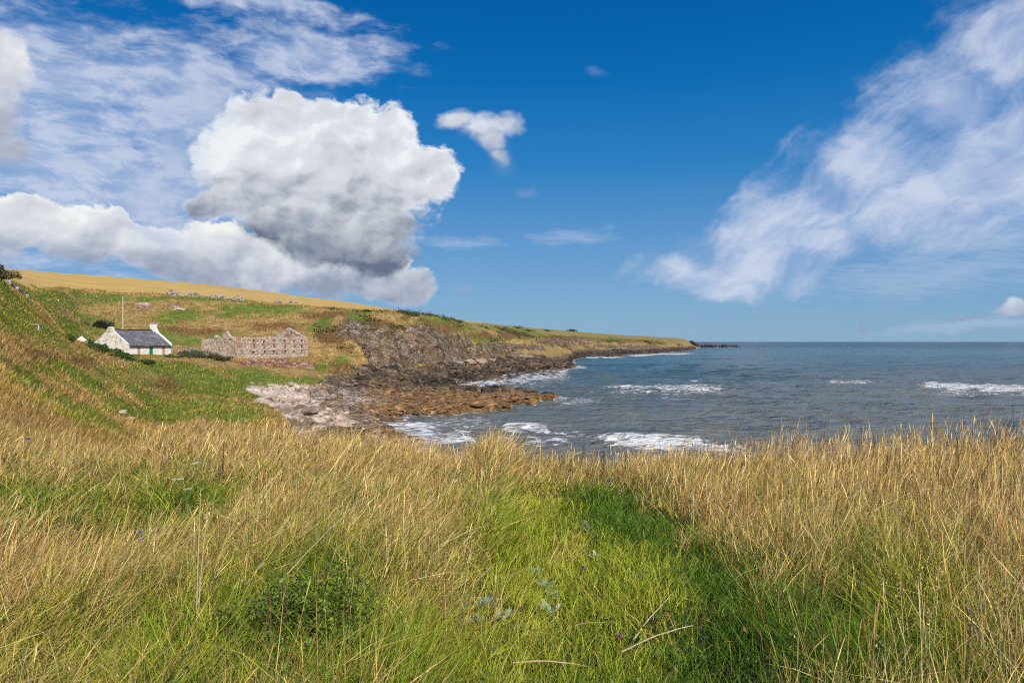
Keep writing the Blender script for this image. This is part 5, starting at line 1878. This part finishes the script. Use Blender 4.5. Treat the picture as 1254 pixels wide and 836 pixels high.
def lobed_plant(px, py, s, label, cols, seed, name='silver_herb', group=None, nl=20, lift=0.07):
    """rosette of upright, lobed silvery leaves"""
    x, y, z = at(px, py)
    r = np.random.default_rng(seed)
    o = thing(name, label, 'plant', (x, y, z + lift), r.uniform(0, 6), group)
    for g in range(1):
        Vs, Fs, Cs, n0 = [], [], [], 0
        for i in range(nl):
            a = i * 2.4 + r.uniform(-0.3, 0.3)
            L = s * r.uniform(0.5, 1.05)
            el = r.uniform(0.35, 1.0)
            d = np.array([math.cos(a) * math.cos(el), math.sin(a) * math.cos(el), math.sin(el)])
            u = np.array([-math.sin(a), math.cos(a), 0.0])
            base = np.array([r.normal(0, s * 0.25), r.normal(0, s * 0.25), 0])
            c = np.array(cols[r.integers(len(cols))]) * r.uniform(0.8, 1.2)
            # midrib with side lobes
            for j in range(6):
                f = (j + 1) / 6
                p = base + d * L * f - np.array([0, 0, 0.25 * L * f * f])
                wl = L * 0.24 * (1 - 0.55 * abs(f - 0.55) * 2)
                for sd in (-1, 1):
                    q = p + u * sd * wl + d * L * 0.14
                    Vs += [p - d * L * 0.09, p - d * L * 0.02 + u * sd * wl * 0.6, q, p + d * L * 0.08 + u * sd * wl * 0.3]
                    Fs.append([n0, n0 + 1, n0 + 2, n0 + 3])
                    Cs += [c] * 4
                    n0 += 4
        me = raw_mesh('leaves', np.array(Vs), np.array(Fs), LEAF, dict(col=np.array(Cs)))
        link('leaves', me, o)
    bm = bmesh.new()
    add_tube(bm, [(0, 0, -lift - 0.03), (0, 0, 0.02)], 0.004, 5)
    bm_obj('stem', bm, TWIG, o)


SIL = [(0.28, 0.36, 0.26), (0.36, 0.44, 0.34), (0.20, 0.29, 0.20)]
SILP = [(0.42, 0.48, 0.30), (0.50, 0.54, 0.38), (0.34, 0.42, 0.24)]
G_ = 'silvery herbs in the green strip'
lobed_plant(655, 712, 0.10, 'silver leaved herb, uppermost and left of the path hollow', SIL, 1, group=G_)
lobed_plant(668, 730, 0.10, 'silver leaved herb just below the uppermost one', SIL, 2, group=G_)
lobed_plant(677, 740, 0.08, 'silver herb between two grassy clumps near the bluebells', SILP, 3, group=G_)
lobed_plant(668, 760, 0.10, 'pale silver herb beside the reddish dock leaves', SILP, 4, group=G_)
lobed_plant(568, 762, 0.08, 'blue grey herb at the edge of the straw, leftmost', SIL, 5, group=G_)
lobed_plant(592, 755, 0.08, 'blue grey herb with small round leaves', [(0.20, 0.31, 0.28), (0.26, 0.36, 0.32)], 6, group=G_)
lobed_plant(615, 770, 0.09, 'pale green herb low in the short grass', SILP, 7, group=G_)
lobed_plant(585, 775, 0.08, 'flattened pale herb under straw stems', SILP, 8, group=G_)
lobed_plant(730, 692, 0.08, 'pale lobed herb on the far side of the bluebell', SILP, 9, group=G_)
lobed_plant(722, 655, 0.12, 'dark blue green thistle rosette on the path', [(0.07, 0.15, 0.09), (0.11, 0.20, 0.13)], 10, name='thistle_rosette', nl=13)
RED = [(0.22, 0.05, 0.03), (0.30, 0.08, 0.05), (0.15, 0.10, 0.04)]
lobed_plant(640, 758, 0.06, 'rusty red dock leaves among the silver herbs', RED, 11, name='dock_plant', group='reddish docks')
lobed_plant(918, 765, 0.075, 'dark red dock leaves in the lush green grass', RED, 12, name='dock_plant', group='reddish docks')
lobed_plant(902, 775, 0.06, 'small red dock just below the dark red one', RED, 13, name='dock_plant', group='reddish docks')
lobed_plant(850, 712, 0.07, 'brownish dock at the edge of the tan grass', [(0.18, 0.09, 0.05), (0.10, 0.12, 0.04)], 14, name='dock_plant', group='reddish docks')
lobed_plant(615, 640, 0.06, 'brown dock at the head of the green strip', [(0.18, 0.09, 0.05)], 15, name='dock_plant', group='reddish docks')

STEMG = mat_plain('green_stem', (0.10, 0.17, 0.04), 0.7, 0.15)
STRAW = mat_plain('straw_stem', (0.50, 0.38, 0.20), 0.7, 0.15)
STRAWP = mat_plain('bleached_stem', (0.52, 0.42, 0.27), 0.7, 0.12)
DARKST = mat_plain('dead_stem', (0.10, 0.055, 0.035), 0.8, 0.2)


def scabious(px, py, label, col, hgt, seed, name='bluebell', s=0.014, group='blue wildflowers'):
    """py is where the flower head is seen; the head tops a stem"""
    r = np.random.default_rng(seed)
    x, y, z = at(px, py + hgt / 5.0 * 836 * 1.0)
    o = thing(name, label, 'wildflower', (x, y, z), 0, group)
    top = 10 - (py - 418) / 836 * y - z
    bm = bmesh.new()
    add_tube(bm, [(0, 0, -0.02), (0.01, 0, top * 0.5), (0, 0, top)], 0.0016, 5)
    bm_obj('stem', bm, STEMG, o)
    n = 26
    Vs, Fs = [], []
    for i in range(n):
        a = r.uniform(0, 6.28)
        e = r.uniform(-0.1, 1.4)
        d = np.array([math.cos(a) * math.cos(e), math.sin(a) * math.cos(e), math.sin(e)])
        u = np.cross(d, r.normal(size=3))
        u /= np.linalg.norm(u)
        c = np.array([0, 0, top])
        Vs += [c, c + d * s * 0.7 + u * s * 0.35, c + d * s * 1.1, c + d * s * 0.7 - u * s * 0.35]
        Fs.append([4 * i, 4 * i + 1, 4 * i + 2, 4 * i + 3])
    link('petals', raw_mesh('petals', np.array(Vs), np.array(Fs), LEAF, dict(col=np.tile(col, (len(Vs), 1)))), o)


BL = (0.13, 0.14, 0.62)
scabious(35, 538, 'blue flower at the far left edge of the tan grass', BL, 0.25, 1, s=0.03)
scabious(172, 652, 'blue flower, upper of the pair in the left meadow', BL, 0.25, 2, s=0.02)
scabious(171, 661, 'blue flower, lower of the pair in the left meadow', BL, 0.25, 3, s=0.022)
scabious(189, 651, 'pale lilac flower beside the pair of blue flowers', (0.35, 0.2, 0.5), 0.25, 4, s=0.015)
scabious(684, 661, 'violet flower in the brownish tuft on the green strip', (0.14, 0.09, 0.42), 0.08, 5, s=0.018)
scabious(679, 684, 'tiny blue flower beside the silver herbs', BL, 0.08, 6, s=0.014)
scabious(715, 695, 'blue flower low on the path', BL, 0.08, 7, s=0.020)
scabious(758, 779, 'round magenta thistle flower in the short grass', (0.50, 0.06, 0.42), 0.10, 8, name='thistle_flower', s=0.016, group=None)
scabious(746, 589, 'small lilac flower before the tan grass ridge', (0.26, 0.18, 0.46), 0.2, 9, s=0.025)


def umbel(px, py, label, s, hgt, seed):
    r = np.random.default_rng(seed)
    x, y, z = at(px, py + hgt / 6.5 * 836)
    top = 10 - (py - 418) / 836 * y - z
    o = thing('cow_parsley', label, 'wildflower', (x, y, z), 0, 'white umbels')
    bm = bmesh.new()
    add_tube(bm, [(0, 0, -0.02), (0.01, 0, top * 0.6), (0, 0, top - 0.04)], 0.003, 5)
    pts = []
    for i in range(14):
        a = i * 2.4
        q = s * math.sqrt((i + 0.5) / 14)
        p = (q * math.cos(a), q * math.sin(a), top + r.uniform(-0.008, 0.008))
        pts.append(p)
        add_tube(bm, [(0, 0, top - 0.04), p], 0.0012, 4)
    bm_obj('stem', bm, STEMG, o)
    C = np.concatenate([np.array(p) + r.normal(0, s * 0.10, (12, 3)) * (1, 1, 0.3) for p in pts])
    V, F, Cc = leaves(C, s * 0.16, np.tile((0.62, 0.66, 0.55), (len(C), 1)), r, aspect=0.9, up=2)
    link('flower_head', raw_mesh('flower_head', V, F, LEAF, dict(col=Cc)), o)


umbel(240, 567, 'white umbel flower, upper one above the left meadow', 0.055, 0.5, 1)
umbel(219, 586, 'white umbel flower, lower one above the left meadow', 0.05, 0.5, 2)
umbel(230, 598, 'small greenish umbel below the two white ones', 0.035, 0.45, 3)


def stick(p0, p1, rad, mat, label, name='dry_stalk', h0=0.10, h1=0.14, sag=0.02, group=None, head=False):
    """dry stem whose two ends rest in the grass near the given picture positions"""
    a, b = at(*p0), at(*p1)
    A_ = Vector((a[0], a[1], a[2] + h0)); B_ = Vector((b[0], b[1], b[2] + h1))
    # keep the ends where they are seen: lower/raise along the bearing
    o = thing(name, label, 'stalk', tuple(A_), 0, group)
    D = B_ - A_
    pts = []
    r = random.Random(hash(label) % 1000 if False else len(label))
    for i in range(9):
        f = i / 8
        p = D * f
        p.z += sag * math.sin(math.pi * f) + r.uniform(-0.003, 0.003)
        p.x += r.uniform(-0.004, 0.004)
        pts.append(tuple(p))
    bm = bmesh.new()
    add_tube(bm, pts, [0.75 * rad * (1 - 0.5 * i / 8) for i in range(9)], 6)
    bm_obj('stem', bm, mat, o)


stick((776, 792), (827, 741), 0.0065, STRAWP, 'pale broken stalk leaning up from the fallen one', h0=0.05, h1=0.10)
stick((762, 812), (850, 782), 0.0075, STRAWP, 'pale fallen stalk lying right of the magenta thistle', h0=0.07, h1=0.09)
stick((628, 824), (722, 828), 0.007, STRAW, 'dry stalk lying flat at the bottom of the green strip', h0=0.06, h1=0.06)
stick((694, 780), (742, 772), 0.0045, STRAW, 'thin curved stalk above the flat lying one', h0=0.06, h1=0.06)
stick((342, 790), (442, 690), 0.0045, STRAWP, 'long pale stalk slanting across the green shrub', h0=0.35, h1=0.52)
stick((0, 700), (95, 640), 0.005, STRAW, 'long straw stalk leaning up from the left edge', h0=0.35, h1=0.5)
stick((0, 640), (44, 680), 0.004, STRAW, 'thin straw stalk slanting down at the left edge', h0=0.45, h1=0.40)
stick((1180, 800), (1205, 870), 0.005, STRAWP, 'pale bent stalk near the lower right corner', h0=0.42, h1=0.20)


def tall_stalks(px, py, tops, label, mat=STRAW, rad=0.0035, group='tall dry stalks', name='tall_stalk', tufts=True, seed=1, dens=40):
    """several stems from one root; tops are picture positions"""
    x, y, z = at(px, py)
    o = thing(name, label, 'stalk', (x, y, z), 0, group)
    r = np.random.default_rng(seed)
    for (tx, ty) in tops:
        X1 = (tx - 627) / 836 * y - x
        Z1 = 10 - (ty - 418) / 836 * y - z
        bm = bmesh.new()
        add_tube(bm, [(0, 0, -0.02), (X1 * 0.45, 0.01, Z1 * 0.5), (X1, 0.03, Z1)], [rad, rad * 0.8, rad * 0.4], 5)
        bm_obj('stem', bm, mat, o)
        if tufts:
            f = np.linspace(0.84, 1.0, dens)
            C = np.stack([X1 * f, 0.03 * f, Z1 * f], -1) + r.normal(0, 0.008, (dens, 3))
            V, F, Cc = leaves(C, 0.016, pickc(TAN, r, dens), r, aspect=0.35, up=1.5)
            link('seed_head', raw_mesh('seed_head', V, F, LEAF, dict(col=Cc)), o)


tall_stalks(1112, 890, [(1080, 690), (1106, 705)], 'pair of upright straw stalks left of the forked clump', seed=1)
tall_stalks(1138, 870, [(1130, 690), (1155, 695), (1142, 745)], 'forked clump of three straw stalks in the lower right meadow', seed=2)
tall_stalks(1240, 900, [(1236, 705), (1252, 700), (1225, 720)], 'dense clump of straw stalks at the lower right edge', seed=3)
tall_stalks(1212, 860, [(1207, 680), (1200, 700)], 'two thin stalks just inside the lower right edge', seed=4)
tall_stalks(240, 790, [(243, 600), (252, 615)], 'ochre stalks rising in the middle of the left meadow', seed=5, rad=0.0045)
for i, (px, ty, top) in enumerate([(1012, 570, 512), (1024, 575, 522), (940, 575, 527), (952, 575, 516), (983, 575, 515), (1176, 575, 520), (1214, 575, 505), (1221, 575, 514), (892, 575, 530), (915, 575, 533), (1146, 575, 522)]):
    tall_stalks(px, ty + 25, [(px + 6, top), (px - 5, top + 12)],
                ['reddish seed stalks on the ridge, furthest seaward pair but one', 'seed stalks just right of the reddish ones on the ridge', 'slender stalks against the water left of the ridge top',
                 'taller slender stalks beside the left ridge pair', 'slender stalks midway along the right ridge', 'faint stalks on the right ridge beyond the reddish ones',
                 'tallest stalks on the right ridge, reaching into the sea view', 'stalks crowding the tallest ridge pair', 'lone stalks over the white breaker', 'low stalks at the start of the right ridge',
                 'thin stalks between the reddish and the tallest ridge stalks'][i], mat=mat_plain('ridge_stalk', (0.40, 0.25, 0.12), 0.8, 0.15) if i == 0 else bpy.data.materials['ridge_stalk'],
                rad=0.006, seed=10 + i, group='stalks on the ridge', dens=60)


def dark_weed(px, py, top, label, cols, seed, name='dark_weed', mat=DARKST, spread=0.04, leaf=0.03):
    x, y, z = at(px, py)
    o = thing(name, label, 'weed', (x, y, z), 0, 'dark upright weeds')
    hgt = 10 - (top - 418) / 836 * y - z
    r = np.random.default_rng(seed)
    bm = bmesh.new()
    add_tube(bm, [(0, 0, -0.02), (0.01, 0, hgt * 0.5), (0.02, 0, hgt)], [0.006, 0.005, 0.002], 5)
    bm_obj('stem', bm, mat, o)
    n = 220
    f = r.uniform(0.25, 1, n)
    C = np.stack([0.02 * f, 0 * f, hgt * f], -1) + r.normal(0, 1, (n, 3)) * (spread, spread, 0.01) * (1.1 - 0.6 * f)[:, None]
    V, F, Cc = leaves(C, leaf, np.array(cols)[r.integers(0, len(cols), n)] * r.uniform(0.7, 1.3, (n, 1)), r, aspect=0.35, up=0.8)
    link('leaves', raw_mesh('leaves', V, F, LEAF, dict(col=Cc)), o)


RAG = [(0.06, 0.09, 0.03), (0.09, 0.11, 0.04), (0.13, 0.12, 0.05)]
dark_weed(713, 600, 545, 'dark green ragwort spike on the ridge, first of three', RAG, 1)
dark_weed(727, 600, 552, 'dark green ragwort spike on the ridge, middle of three', RAG, 2)
dark_weed(738, 600, 553, 'dark green ragwort spike on the ridge, last of three', RAG, 3)
dark_weed(700, 600, 560, 'short green ragwort left of the three tall spikes', RAG, 4)
dark_weed(765, 600, 557, 'short green ragwort right of the three tall spikes', RAG, 5)
dark_weed(1004, 790, 692, 'dead brown dock stem at the edge of the lush grass', [(0.10, 0.05, 0.035), (0.15, 0.08, 0.05)], 6, spread=0.018, leaf=0.016)
dark_weed(272, 610, 540, 'slanting dead brown stem above the left meadow', [(0.10, 0.05, 0.035), (0.15, 0.08, 0.05)], 7, spread=0.02, leaf=0.02)
dark_weed(93, 575, 528, 'short dark seed spike in the left tan grass', [(0.10, 0.06, 0.035)], 8, spread=0.02, leaf=0.02)
